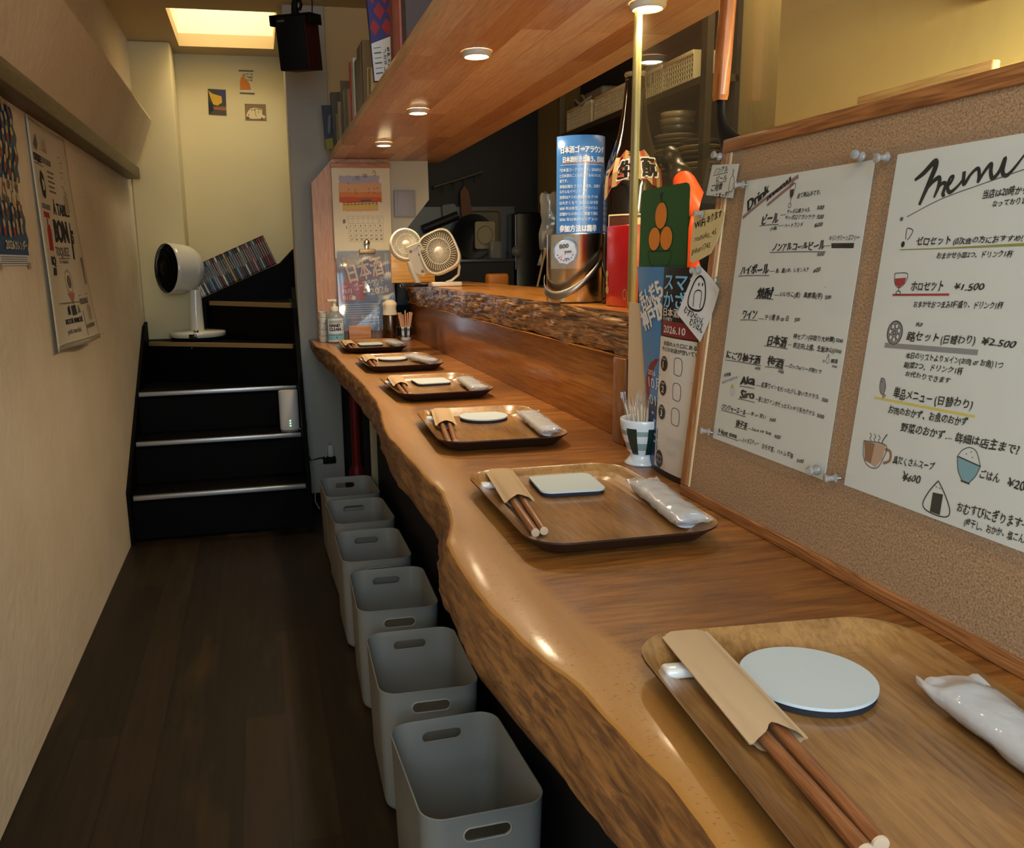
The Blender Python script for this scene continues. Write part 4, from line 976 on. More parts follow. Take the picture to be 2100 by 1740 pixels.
# blue event flyer, bowed
def leaf(w, hgt, bow, lean=0.0):
    return lambda x, y, z: (x, y, z + bow * math.sin(math.pi * min(max(x / w, 0), 1)) + lean * (y / hgt) ** 2)
fm = SIDE(0.5400, 1.109, ZC + .0006, .026, 0)
fn = lambda x, y, z: (x * 1.5 - 0.076 * y / 0.28, y * 0.985, z + 0.006 * math.sin(math.pi * min(max(x / .092, 0), 1)))
mb = MB(); mb.grid(lambda u, v: fn(0.092 * u, 0.287 * v, 0), 12, 6, 0)
mb.add([fn(0.092 * i / 12, 0.098 * j, 0.0003) for j in (0, 1) for i in range(13)], [(i, i + 1, i + 14, i + 13) for i in range(12)], 1)
mb.mark([(0.004, .098)] + [(0.046 + 0.042 * math.cos(R(q)), 0.108 + 0.052 * math.sin(R(q))) for q in range(195, -16, -15)] + [(0.088, .098)], .0005, 2, fn)
for s, a, b, c, d, h, bo in (('呑んだら', .010, .226, .062, .250, .021, 2), ('神戸が', .012, .196, .064, .222, .024, 2)):
    mb.text(s, a - .001, b - .001, c + .002, d, h * 1.08, 2, .0008, 5, fn); mb.text(s, a, b, c, d, h, bo, .0011, 3, fn)
for s, a, b, h in (('2026', .014, .134, .008), ('10月', .014, .116, .016), ('01日', .014, .092, .016)): mb.text(s, a, b, None, None, h, 0, .0009, 4, fn)
for k in range(6): mb.stroke([(.016 + .003 * (k % 2), .080 - .010 * k), (.050, .080 - .010 * k)], .0035, .0007, 6, fn)
o = mb.build('event_flyer', [M_sky, M_navy, M_fred, M_white, M_white, M_gold, mat('pale_blue_print', (150, 176, 204), rough=.5)], None, fm); tag(o, 'bowed blue event flyer with a dark red sun standing beside the toothpick cup', 'flyer')
fm = SIDE(0.5335, 1.083, ZC + .0006, .020, 0.026)
fn = lambda x, y, z: (x * 1.46, y * 0.985, z + 0.004 * math.sin(math.pi * min(max(x / .07, 0), 1)))
mb = MB(); mb.grid(lambda u, v: fn(0.070 * u, 0.287 * v, 0), 8, 6, 0)
mb.add([fn(0.070 * i / 8, .008 + (0.185) * j, 0.0003) for j in (0, 1) for i in range(9)], [(i, i + 1, i + 10, i + 9) for i in range(8)], 1)
mb.add([fn(0.004 + 0.066 * i / 8, .195 + (0.020) * j, 0.0003) for j in (0, 1) for i in range(9)], [(i, i + 1, i + 10, i + 9) for i in range(8)], 3)
for s, a, b, h, mm in (('スマホを', .004, .258, .020, 4), ('かざす', .004, .234, .020, 4), ('日本酒ゴー', .005, .222, .010, 1), ('その場で', .005, .2155, .0045, 1), ('2026.10', .008, .199, .011, 1), ('お店の入り口にある', .010, .182, .0055, 0), ('今どのお店が空いている', .006, .174, .0055, 0)): mb.text(s, a, b, None, None, h, 1, .0008, mm, fn)
for k in range(3):
    y = .156 - .034 * k
    mb.disc(.013, y, .0085, .0105, .0007, 0, fn); mb.text(str(k + 1), .0105, y - .006, None, None, .010, 1, .0011, 1, fn); mb.text('STEP', .0085, y + .005, .0175, None, .003, 0, .0011, 1, fn)
    mb.stroke([(.036, y - .010), (.036, y + .010), (.048, y + .010), (.048, y - .010), (.036, y - .010)], .0008, .0007, 0, fn)
    if k: mb.stroke([(.002, y + .017), (.066, y + .017)], .0006, .0007, 0, fn)
mb.mark([(.003, .062), (.068, .062), (.068, .046), (.003, .046)], .0007, 5, fn); mb.mark([(.003, .0445), (.068, .0445), (.068, .0305), (.003, .0305)], .0007, 5, fn)
mb.text('3店舗', .028, .050, None, None, .009, 1, .001, 1, fn); mb.text('無料', .028, .034, None, None, .008, 1, .001, 1, fn); mb.disc(.0125, .021, .0092, .0125, .0007, 0, fn); mb.text('今すぐ', .006, .022, .019, None, .005, 1, .001, 1, fn); mb.text('チェック', .006, .015, .019, None, .005, 1, .001, 1, fn)
o = mb.build('phone_flyer', [M_fblk, mat('flyer_white', (212, 208, 200), rough=.4), M_fblk, M_fred, mat('flyer_cyan', (120, 190, 232), rough=.4), mat('flyer_slate', (106, 122, 152), rough=.4)], None, fm); tag(o, 'black and white step by step leaflet beside the cork board edge', 'flyer')

# footed gingham cup with wrapped wooden picks
M_cup = mat('white_ceramic', (214, 222, 226), rough=.12, coat=.6)
M_gd = mat('cup_dark_green', (24, 50, 44), rough=.2, coat=.5); M_gl = mat('cup_light_green', (132, 158, 152), rough=.2, coat=.5)
def gingham_cup(t, prof, n=60, cols=6, bands=((.35, .5), (.68, .83)), dark=M_gd, light=M_gl):
    mb = MB(); zs = [p[1] for p in prof]; z0, z1 = min(zs), max(zs)
    V = []; F = []
    for r, z in prof: V += [(r * math.cos(2 * math.pi * i / n), r * math.sin(2 * math.pi * i / n), z) for i in range(n)]
    for j in range(len(prof) - 1):
        f = ((prof[j][1] + prof[j + 1][1]) / 2 - z0) / (z1 - z0); outer = j < len(prof) * .62
        for i in range(n):
            k = (i + 1) % n; stripe = (i % (n // cols)) < (n // cols) * .42 and f > .23 and outer and f < .95
            band = any(a < f < b for a, b in bands) and outer
            mb.add([V[j * n + i], V[j * n + k], V[(j + 1) * n + k], V[(j + 1) * n + i]], [(0, 1, 2, 3)], 1 if stripe else (2 if band else 0), True)
    o = mb.build('cup', [M_cup, dark, light], t)
    bm = bmesh.new(); bm.from_mesh(o.data); bmesh.ops.remove_doubles(bm, verts=bm.verts, dist=1e-6); bmesh.ops.recalc_face_normals(bm, faces=bm.faces); bm.to_mesh(o.data); bm.free()
    return o
prof = [(0.0, 0.0), (0.022, 0.0), (0.0225, 0.002), (0.019, 0.005), (0.0155, 0.010), (0.015, 0.013)] + [(0.0158 + (0.0292 - 0.0158) * math.sin(R(90 * q / 14)) ** .9, 0.014 + 0.046 * q / 14) for q in range(15)] + [(0.0285, .0605), (0.0275, 0.0600), (0.0262, 0.05), (0.021, 0.03), (0.014, 0.018), (0.0, 0.016)]
cupt = thing('toothpick_cup', 'footed white cup with green gingham beside the cork board', 'cup', (0.5350, 1.128, ZC), R(20))
prof = [(r * 1.12, z * 1.12) for r, z in prof]
gingham_cup(cupt, prof, bands=((.36, .52), (.66, .80)))
M_pick = mat('pick_wood', (222, 202, 172), rough=.6); M_pf = clear('pick_film', (1, 1, 1), .05, .25, .05, (.9, .9, .9))
random.seed(3)
pk = None
for i in range(22):
    a = random.uniform(0, 2 * math.pi); r = 0.020 * math.sqrt(random.random()); x, y = r * math.cos(a), r * math.sin(a)
    M = T(0.5350 + x * .55, 1.128 + y * .55, ZC + .0225) @ Matrix.Rotation(R(16) * r / .02, 4, Vector((-y, x, 0)) if r > 1e-4 else 'X') @ RZ(random.uniform(0, 360)) @ Matrix.Diagonal((1, 1, random.uniform(.86, 1.04), 1))
    t = thing('toothpick', 'wooden pick in a clear wrapper standing in the footed gingham cup', 'toothpick', group='wrapped picks in the footed cup', M=M)
    if pk is None:
        o = MB().tube([(0, 0, 0), (0, 0, .062), (0, 0, .066)], [.00115, .00115, .0004], 8).build('stick', M_pick, t)
        f = MB(); f.grid(lambda u, v: (0.0038 * (u - .5) * 2, 0.0010 * math.sin(u * 9 + v * 7), .020 + .062 * v), 4, 8); o2 = f.build('wrapper', M_pf, t); pk = (o.data, o2.data)
    else:
        for nm, q in zip(('stick', 'wrapper'), pk):
            o = bpy.data.objects.new(nm, q); COL.objects.link(o); o.parent = t

# ------------------------------------------------------------------ things on the serving ledge
ZL = 0.9152
M_steel = mat('brushed_steel', (196, 192, 184), rough=0.22, metal=1.0)
M_steeld = mat('dull_steel', (150, 146, 138), rough=0.4, metal=1.0)
pail = thing('steel_pail', 'shiny steel pail with a swing handle holding a blue leaflet', 'pail', (0.5985, 1.575, ZL), R(0))
PR, PH = 0.0555, 0.128
MB().lathe([(0.0, 0.0), (PR - .004, 0.0), (PR, 0.003), (PR, PH - .002), (PR + .0012, PH), (PR - .0008, PH), (PR - .0022, PH - .004), (PR - .0022, 0.004), (0.0, 0.003)], 56).build('body', M_steel, pail)
pts = []
for i in range(41):
    a = R(-8 + 196 * i / 40); pts.append(a)
hb = MB(); V = []
cH = math.cos(R(38)); sH = math.sin(R(38))
for i in range(41):
    th = math.pi * i / 40; rr = PR + 0.004 + 0.016 * math.sin(th)
    # hoop hinged right and left of the rim, hanging down over the front
    p = Vector((math.cos(th) * (PR + .004), -math.sin(th) * (PR + .018), 0.0)); w_ = Vector((0, 0, 1))
    p = Vector((p.x, p.y * 1.0, 0.105 - math.sin(th) * 0.052 - 0.030 * (1 - math.cos(th)) + 0.0))
    V += [p + Vector((0, -.0004, .0075)), p + Vector((0, -.0004, -.0075))]
hb.add(V, [(2 * i, 2 * i + 1, 2 * i + 3, 2 * i + 2) for i in range(40)], 0, True)
h = hb.build('handle', M_steeld, pail, RZ(-28)); m_ = h.modifiers.new('t', 'SOLIDIFY'); m_.thickness = 0.0012; m_.offset = 0
bd = thing('pail_badge', 'round blue and white price badge in a clear bag on the steel pail', 'badge', M=frame_mtx((0.5600, 1.5250, ZL + 0.094), (0.86, -0.51, 0), (0.02, 0.03, 1)))
mb = MB().lathe([(0.0, 0.0), (0.0225, 0.0), (0.0225, 0.002), (0.0205, 0.0034), (0.0, 0.0042)], 40, 0)
mb.prism(ell(0, 0, .0195, .0205, 36)[:-1], .0040, .0046, 1)
for q in range(9):
    a = R(40 * q); mb.disc(.0165 * math.cos(a), .0175 * math.sin(a), .0042, .0046, .0049, 1)
mb.text('800', -.011, .006, .007, .008, .009, 2, .0055, 2); mb.text('yen', -.002, -.002, .012, -.001, .007, 2, .0055, 2)
for q in range(8): mb.disc(.0150 * math.cos(R(200 + 20 * q)), .0155 * math.sin(R(200 + 20 * q)), .0014, .0014, .0053, 3)
mb.mark([(-.012, -.009), (-.005, -.004), (-.006, -.012)], .0052, 4); mb.mark([(-.001, -.014), (.007, -.013), (.007, -.010), (-.001, -.011)], .0052, 3)
mb.build('button', [mat('badge_blue', (92, 140, 196), rough=.3), mat('badge_white', (206, 212, 228), rough=.3), M_ink, mat('badge_navy', (60, 72, 120), rough=.4), mat('badge_pink', (206, 150, 158), rough=.4)], bd)
MB().box(-.026, .028, -.030, .032, .0075, .0078).build('bag', clear('bag_film', (1, 1, 1), .05, .18, .04, (.9, .9, .9)), bd)
o = MB().grid(lambda u, v: (-.004 + .008 * (u - .5) * math.sin(v * 3.1), .03 * (u - .5), .065 * v), 4, 8).build('clear_bag', clear('bag_film'), None, T(0.530, 1.575, ZL + .070) @ RY(8)); tag(o, 'small clear bag hanging at the left side of the steel pail', 'bag')
o = MB().grid(lambda u, v: ((0.026 + .010 * noise.noise((u * 7, v * 5, 1))) * math.cos(u * 6.28) * (1 - .5 * v) - .012 * v, (0.018 + .008 * noise.noise((u * 9, v * 6, 4))) * math.sin(u * 6.28) * (1 - .4 * v), .10 + (.105 + .02 * noise.noise((u * 5, 2, 2))) * v), 30, 14).build('crumpled_bag', clear('bag_film2', (1, .98, .93), .12, .12, .06, (.8, .74, .62)), None, T(0.560, 1.592, ZL)); tag(o, 'crumpled clear plastic bag stuck in the steel pail behind the leaflet', 'bag')
# tall blue leaflet, rolled into a half pipe in the pail
def roll(u, v, off=0.0):
    a = R(212 + 134 * u); r = 0.0500 + off; return (r * math.cos(a), r * math.sin(a), 0.006 + 0.292 * v)
rf = lambda x, y, z: roll(x / 0.125, y / 0.292, z + .0002)
mb = MB().grid(lambda u, v: roll(u, v), 36, 8, 0)
TX = [('日本酒ゴーアラウンド', .012, .262, .110, .0105, 2), ('日本酒好きが集う、日本酒', .017, .246, .112, .0085, 2), ('『日本酒ゴーアラウンド』は10月1日', .010, .229, .100, .0052, 0), ('と日本酒のことを知ってもらいたいと', .010, .219, .100, .0052, 0), ('祝です。', .010, .210, .028, .0052, 0),
      ('参加店舗をフラフラ巡り、店舗で', .010, .200, .098, .0052, 0), ('るそんなイベントです', .010, .191, .066, .0052, 0), ('当初は7つの酒蔵から 7つの', .010, .181, .092, .0052, 0), ('は大きくなり 2018 には全国', .010, .171, .092, .0052, 0), ('2020 年は新型コロナウイルス', .010, .161, .092, .0052, 0), ('店舗からの熱いご要望で酒蔵', .010, .151, .092, .0052, 0), ('2026 年は神戸エリア 33 の', .010, .141, .092, .0052, 0),
      ('参加方法は簡単', .010, .122, .090, .0105, 2), ('参加店舗で「おかず」', .016, .105, .098, .0090, 2), ('当日はバッジを身につけて', .018, .090, .098, .0060, 1), ('杯(60ml)とお料理1品', .018, .079, .098, .0060, 1), ('ふるまい日本酒をどうぞ', .018, .068, .098, .0060, 1), ('神戸の酒蔵と飲食店', .018, .056, .098, .0060, 0)]
for s, x0, y0, x1, h, bo in TX: mb.text(s, x0, y0, x1, y0, h, bo, .0004, 1, rf)
mb.stroke([(.012 + .1 * q / 8, .2405) for q in range(9)], .0006, .0003, 1, rf)
mb.stroke([(.016 + .09 * q / 8, .2445) for q in range(9)], .0014, .0002, 2, rf); mb.stroke([(.016 + .08 * q / 8, .1035) for q in range(9)], .0014, .0002, 2, rf)
o = mb.build('blue_leaflet', [mat('leaflet_blue', (58, 112, 176), rough=.28, spec=.6, coat=.3), M_white, M_orange], None, T(0.6010, 1.575, ZL) @ RZ(-14) @ T(0, 0, .004)); o.modifiers.new('t', 'SOLIDIFY').thickness = .0003
tag(o, 'tall blue text leaflet curled inside the steel pail', 'leaflet')

# sake bottle
M_brown = mat('brown_glass', (16, 9, 5), rough=.08, spec=.5, coat=.25)
bt = thing('sake_bottle', 'large dark brown sake bottle with a gold and red neck label', 'bottle', (0.6705, 1.482, ZL))
bprof = [(0.0, 0.0), (0.048, 0.0), (0.0518, 0.004), (0.0525, 0.012), (0.0525, 0.205), (0.0505, 0.228), (0.044, 0.252), (0.034, 0.278), (0.0270, 0.303), (0.0225, 0.330), (0.0190, 0.360), (0.0170, 0.384), (0.0172, 0.386), (0.0172, 0.392), (0.0160, 0.394)]
MB().lathe(bprof, 56).build('glass', M_brown, bt)
MB().lathe([(0.0162, 0.372), (0.0168, 0.3945), (0.0188, 0.3955), (0.0192, 0.3985), (0.0176, 0.4010), (0.0, 0.4014)], 40).build('cap', mat('cap_tin', (184, 176, 156), rough=.35, metal=.7), bt)
def on_bottle(a0, a1, off):
    def f(x, y, z):
        r = [p for p in bprof]
        for (r0, z0), (r1, z1) in zip(bprof[3:], bprof[4:]):
            if z0 <= y <= z1: rad = r0 + (r1 - r0) * (y - z0) / (z1 - z0); break
        else: rad = .0525
        a = R(a0) + x; return ((rad + off + z) * math.cos(a), (rad + off + z) * math.sin(a), y)
    return f
M_goldl = mat('gold_label', (170, 140, 84), rough=.45, metal=.2); M_brick = mat('label_brick', (112, 46, 26), rough=.5)
M_orl = mat('label_orange', (160, 62, 28), rough=.5); M_maroon = mat('label_maroon', (62, 22, 18), rough=.5)
fb_ = on_bottle(250, 0, .0006); mb = MB()
N = 12
for i in range(N):
    x0, x1 = -1.25 + 2.5 * i / N, -1.25 + 2.5 * (i + 1) / N; fan = lambda x: -.024 * x * x
    zig = .006 * (1 if i % 2 else -1)
    cell = [(x0, .218 + fan(x0) - zig * .4), (x1, .218 + fan(x1) + zig * .4), (x1, .268 + fan(x1) + zig * .6), (x0, .268 + fan(x0) - zig * .6)]
    V = []
    for q in range(5):
        t = q / 4; V += [fb_(x0, cell[0][1] + (cell[3][1] - cell[0][1]) * t, 0), fb_(x1, cell[1][1] + (cell[2][1] - cell[1][1]) * t, 0)]
    mb.add(V, [(2 * q, 2 * q + 1, 2 * q + 3, 2 * q + 2) for q in range(4)], (0, 1, 0, 2)[i % 4], False)
for k, s in enumerate('生酛'):
    x = -.62 + .85 * k
    for sc, mm, zz in ((1.16, 3, .0008), (1.0, 4, .0014)):
        mb.text(s, x - .30 * (sc - 1), .226 - .014 * (sc - 1) - .012 * abs(x), x + .62 * sc, None, .028 * sc, 2, zz, mm, fb_)
mb.text('本', -.28, .256, -.05, None, .009, 1, .001, 4, fb_)
mb.build('neck_label', [M_goldl, M_brick, M_orl, M_white, M_ink], bt)
fb2 = on_bottle(250, 0, .0005); mb = MB()
def lab(x0, x1, z0, z1, m, off):
    n = 14; V = []
    for j in (0, 1): V += [fb2(x0 + (x1 - x0) * i / n, z0 + (z1 - z0) * j, off) for i in range(n + 1)]
    mb.add(V, [(i, i + 1, i + n + 2, i + n + 1) for i in range(n)], m, True)
lab(-.95, .95, .040, .158, 0, 0.0); lab(-.91, .91, .0425, .1555, 1, .0003); lab(-.88, .88, .045, .153, 2, .0005)
for q in range(5): mb.disc(.05 + .11 * q, .140 + .004 * math.sin(q * 2), .09, .008, .0008, 0, fb2)
mb.build('body_label', [M_gold, M_maroon, mat('label_dark', (74, 34, 20), rough=.5)], bt)

# red box
M_redb = mat('red_gloss', (172, 12, 26), rough=.25, coat=.5, var=.25, vscale=40, vcol=(150, 8, 20))
rb = thing('red_carton', 'tall glossy red carton on the end of the serving ledge', 'carton', (0.6290, 1.3850, ZL), 0)
MB().rbox(-.0285, .0285, -.040, .040, 0, .136, .0015).build('box', M_redb, rb, RZ(4))
mb = MB()
for i, (y, z, r) in enumerate(((.035, .055, .005), (.036, .040, .004), (.034, .028, .006), (.036, .046, .003))): mb.disc(y, z, r, r * 1.2, .0003, 0)
mb.build('gold_print', M_goldl, rb, RZ(4) @ frame_mtx((-.0287, 0, 0), (0, 1, 0), (0, 0, 1)) @ RY(180) @ Matrix.Diagonal((-1, 1, 1, 1)))
mb = MB(); ring_ = [(0.006 * math.cos(R(q)), 0.008 * math.sin(R(q))) for q in range(0, 361, 20)]; mb.stroke(ring_, .002, 0)
mb.build('gold_ring', M_goldl, rb, RZ(4) @ frame_mtx((-.0289, -.030, .022), (0, -1, 0), (0, 0, 1)))

# two white clip fans, black pen case
M_fanw = mat('fan_white', (226, 216, 190), rough=.4)
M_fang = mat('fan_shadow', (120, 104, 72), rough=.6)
def grille(mb, rx, ry, n, m=0, z=0.0):
    for i in range(n):
        a = 2 * math.pi * i / n; b = a + .22
        p0 = (rx * .24 * math.cos(a), ry * .24 * math.sin(a)); p1 = (rx * .62 * math.cos(a + .10), ry * .62 * math.sin(a + .10)); p2 = (rx * .97 * math.cos(b), ry * .97 * math.sin(b))
        mb.tube([(*p0, z), (*p1, z + .001), (*p2, z - .001)], .0011, 5, m)
    mb.tube([(rx * .66 * math.cos(2 * math.pi * q / 40), ry * .66 * math.sin(2 * math.pi * q / 40), z + .0012) for q in range(40)], .0012, 5, m, None, True)
    mb.lathe([(rx * .28, z - .002), (rx * .25, z + .002), (0, z + .003)], 24, m)
def supr(rx, ry, e=3.2, n=48):
    out = []
    for q in range(n):
        a = 2 * math.pi * q / n; c, s = math.cos(a), math.sin(a)
        out.append((rx * abs(c) ** (2 / e) * (1 if c > 0 else -1), ry * abs(s) ** (2 / e) * (1 if s > 0 else -1)))
    return out
f1 = thing('desk_fan', 'small white fan with a square round grille facing the counter', 'fan', (0.600, 2.745, ZL))
HM = T(-.025, .0, .112) @ Matrix.Rotation(R(-18), 4, 'Z') @ RX(90) @ RZ(24) @ RX(-14)
RXf, RYf = 0.062, 0.070
mb = MB(); so = supr(RXf, RYf); si = supr(RXf - .006, RYf - .006)
loft(mb, [[(x * .9, y * .9, -.030) for x, y in so], [(x, y, -.022) for x, y in so], [(x, y, -.004) for x, y in so], [(x * .99, y * .99, 0.0) for x, y in so], [(x, y, .0005) for x, y in si], [(x, y, -.006) for x, y in si]])
mb.poly([(x * .9, y * .9, -.030) for x, y in so][::-1])
mb.build('housing', M_fanw, f1, HM)
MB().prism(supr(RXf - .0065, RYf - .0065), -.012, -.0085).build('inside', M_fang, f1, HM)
mb = MB(); grille(mb, RXf - .005, RYf - .005, 44, 0, -.001); mb.build('grille', M_fanw, f1, HM)
MB().lathe([(0, -.085), (.020, -.085), (.026, -.07), (.032, -.03)], 28).build('motor_cover', M_fanw, f1, HM)
MB().tube([(.0, .01, .012), (.020, .014, .018), (.042, .012, .036), (.046, .012, .062), (.038, .012, .085)], .0045, 10).build('bracket', M_fanw, f1)
MB().rbox(-.052, .045, -.028, .032, 0, .014, .003).build('base', M_fanw, f1)
f2 = thing('clip_fan', 'white fan tipped over with its base turned up behind the square fan', 'fan', (0.515, 2.83, ZL))
HB = T(-.030, .02, .135) @ RZ(20) @ RX(78) @ RY(-20)
MB().lathe([(0.0, -.03), (.040, -.03), (.052, -.015), (.054, .008), (.050, .016), (.046, .016), (.046, .0)], 44).build('housing', M_fanw, f2, HB)
mb = MB(); grille(mb, .049, .049, 36, 0, .012); mb.build('grille', M_fanw, f2, HB)
BMx = frame_mtx((-.006, -.045, .095), (.93, -.30, .25), (-.35, -.1, .93))
MB().prism([(-.022, .038), (.026, .044), (.032, .010), (.024, -.052), (.006, -.066), (-.016, -.050), (-.026, .004)], -.008, 0).build('base', M_fanw, f2, BMx)
for x, y in ((-.012, .022), (.018, .030), (.006, -.050)): MB().lathe([(.0052, -.0005), (.0048, .0012), (0, .0012)], 18).build('foot', mat('foot_grey', (150, 138, 114), rough=.7), f2, BMx @ T(x, y, 0))
mb = MB().mark([(-.004, .018), (.012, .022), (.013, .031), (-.003, .027)], .0004, 0); mb.build('sticker', mat('pale_sticker', (190, 190, 206), rough=.4), f2, BMx)
MB().prism([(.008, .004), (.012, .012), (.015, .005), (.012, .0)], .0002, .0005).build('keyhole', mat('keyhole', (92, 84, 66), rough=.6), f2, BMx)
MB().tube([(-.02, 0, .08), (-.012, -.01, .05), (.0, -.012, .02), (.006, -.01, .004)], [.012, .012, .010, .010], 12).build('arm', M_fanw, f2)
o = MB().rbox(-.046, .046, -.010, .010, 0, .013, .005, 0, None, 3).build('pen_case', mat('glossy_black', (14, 14, 16), rough=.15, coat=.5), None, T(0.492, 2.742, ZL) @ RZ(3)); tag(o, 'flat glossy black case lying left of the fan base', 'case')

# orange gas torch behind the pane, frying pan hanging behind the board
tt = thing('gas_torch', 'tilted gas torch with a dark metal nozzle and an orange body behind the pane', 'torch', M=T(0.735, 1.345, 1.068) @ RX(-50))
M_gun = mat('gun_metal', (72, 66, 60), rough=.3, metal=.8)
MB().lathe([(.0, -.010), (.017, -.008), (.019, .0), (.0195, .085), (.016, .10)], 32).lathe([(0, 0), (.019, 0), (.021, .004), (.021, .128), (.018, .150), (0, .152)], 32, 0, RX(50) @ T(0, .0, -.1525)).build('body', mat('fluorescent_orange', (255, 84, 30), rough=.4, spec=.4), tt)
MB().lathe([(.017, .098), (.0195, .102), (.0195, .118), (.0165, .122), (.0165, .150), (.018, .152), (.018, .170), (.0145, .172), (.0145, .150), (0, .150)], 32).build('nozzle', M_gun, tt)
pn = thing('frying_pan', 'black iron frying pan with a wooden handle hanging behind the cork board', 'frying pan', M=frame_mtx((0.5640, 0.965, 1.035), (0, -1, 0), (0.03, 0, 1)))
mb = MB().lathe([(0, -.004), (.078, -.004), (.094, .022), (.0965, .022), (.080, -.0065), (0, -.0065)], 56, 0, T(.005, 0, -.004) @ RX(180)); mb.build('dish', mat('black_iron', (20, 18, 17), rough=.55, metal=0.0, spec=.3), pn)
MB().tube([(-.012, .088, -.014), (-.026, .102, -.010), (-.036, .116, -.006), (-.041, .134, -.003), (-.042, .155, -.002)], [.020, .015, .0105, .0085, .0080], 12, 0, Matrix.Diagonal((1, 1, .5, 1))).build('neck', mat('black_iron'), pn)
mb = MB()
loft(mb, [[(x * sx - .042 + dx, y, z * sx) for x, z in rrect(-.0095, .0095, -.007, .007, .004, 3)] for y, sx, dx in ((.150, .9, 0), (.156, 1.05, 0), (.20, 1.1, .001), (.30, 1.0, .004), (.345, .9, .006))]); mb.build('handle', wood('pan_handle_wood', (196, 116, 56), (140, 74, 30), 'Y', 30, .08, .4, .2, rings=.4), pn)
MB().tube([(-.036, .345, 0), (-.036, .352, 0), (-.036, .356, .008), (-.036, .40, .012)], .0018, 8).build('hanging_hook', M_steeld, pn)

# ------------------------------------------------------------------ far end of the counter
sk = thing('cup_stack', 'stack of small white cups at the far end of the counter', 'cups', (0.232, 3.27, ZC), group=None)
for k in range(5):
    MB().lathe([(0, .0), (.013, 0), (.0145, .003), (.0165, .021), (.0170, .0225), (.0155, .0225), (.0150, .02), (0, .008)], 26, 0, T(0, 0, .0232 * k)).build('cup', mat('white_plastic', (222, 218, 204), rough=.5), sk)
sb = thing('sanitizer_bottle', 'clear pump bottle of hand sanitizer at the far end of the counter', 'bottle', (0.2745, 3.235, ZC))
MB().lathe([(0, 0), (.031, 0), (.0345, .004), (.0345, .085), (.031, .100), (.020, .112), (.0125, .117), (.0125, .126)], 40).build('bottle', mat('sanitizer_plastic', (150, 160, 164), rough=.12, alpha=.75, spec=.6), sb)
MB().lathe([(.0145, .117), (.0145, .133), (.006, .136), (.0055, .150), (.009, .152), (.009, .160), (0, .162)], 28).rbox(-.030, .006, -.006, .006, .1535, .1615, .002).build('pump', mat('white_plastic'), sb, RZ(20))
fs = lambda x, y, z: ((.0349 + z) * math.sin(x / .0345), -(.0349 + z) * math.cos(x / .0345), y)
mb = MB()
for (x0, x1, z0, z1, m) in ((-.034, .034, .006, .092, 0), (-.034, .034, .012, .036, 1)):
    n = 16; V = []
    for j in (0, 1): V += [fs(x0 + (x1 - x0) * i / n, z0 + (z1 - z0) * j, .0001 + .0003 * m) for i in range(n + 1)]
    mb.add(V, [(i, i + 1, i + n + 2, i + n + 1) for i in range(n)], m, True)
mb.text('HAND', -.026, .060, .016, None, .013, 2, .0008, 2, fs); mb.text('CLEAN', -.026, .046, .018, None, .013, 2, .0008, 2, fs)
for q in range(3): mb.stroke([(-.026 + .05 * k / 6, .082 - .006 * q - (.040 if q == 2 else 0)) for k in range(7)], .002, .0006, 3, fs)
mb.stroke([(.022, .048), (.028, .060), (.033, .048), (.022, .048)], .001, .0007, 3, fs); mb.text('6', -.002, .018, .004, None, .010, 2, .0009, 3, fs)
mb.build('label', [mat('label_pale', (206, 212, 214), rough=.4), mat('label_teal', (120, 176, 190), rough=.4), M_ink, M_ink2], sb)
wb = MB().rbox(-.049, .036, -.012, .02, 0, .058, .0015).build('wooden_block', wood('block_wood', (196, 140, 96), (164, 106, 66), 'X', 26, .07, .5, 0, rings=.4), None, T(.376, 3.27, ZC)); tag(wb, 'short wooden block under the hanging blue flyer', 'block')

# calendar on the end panel
M_cal = mat('calendar_paper', (226, 216, 186), rough=.7)
cl = thing('wall_calendar', 'cream calendar with a painted orange sunset hanging on the wooden panel', 'calendar', M=frame_mtx((0.2915, 3.296, 1.012), (1, 0, 0), (0, 0, 1)))
mb = MB().box(0, .217, 0, .330, 0, .0012, 0)
fc = None
def wash(x0, x1, y0, y1, m, z):
    n = 14; top = [(x0 + (x1 - x0) * i / n, y1 + .004 * noise.noise((i * .9, y1 * 50, 1))) for i in range(n + 1)]; bot = [(x0 + (x1 - x0) * i / n, y0 + .004 * noise.noise((i * .9, y0 * 50, 5))) for i in range(n + 1)]
    mb.mark([(a + .003 * noise.noise((b * 30, 2, 2)), b) for a, b in bot] + top[::-1], z, m)
for k in range(5): wash(.026 + .002 * (k % 3), .178 - .003 * (k % 2), .284 - .012 * k, .300 - .012 * k, 1, .0013 + .00005 * k)
for k in range(7): wash(.024 + .003 * (k % 2), .184 - .004 * (k % 3), .205 + .006 * k, .222 + .0085 * k, (2, 2, 2, 3, 3, 3, 4)[k], .0016 + .00005 * k)
for k in range(3): wash(.036, .170, .172 + .008 * k, .186 + .008 * k, (4, 5, 5)[k], .0021 + .00004 * k)
mb.stroke([(.036, .203), (.170, .207)], .002, .0024, 6); mb.stroke([(.038, .194), (.168, .202)], .0014, .0024, 6); mb.stroke([(.105, .210), (.144, .212)], .006, .0025, 7)
for k in range(10): mb.stroke([(.042 + .0135 * k, .194), (.043 + .0135 * k, .205)], .0022 if k % 2 else .0012, .0025, 6)
for s, x, y, h in (('う', .150, .300, .020), ('味', .116, .293, .015), ('吃', .088, .286, .014), ('。', .078, .284, .012)): mb.text(s, x, y, None, None, h, 0, .0026, 7)
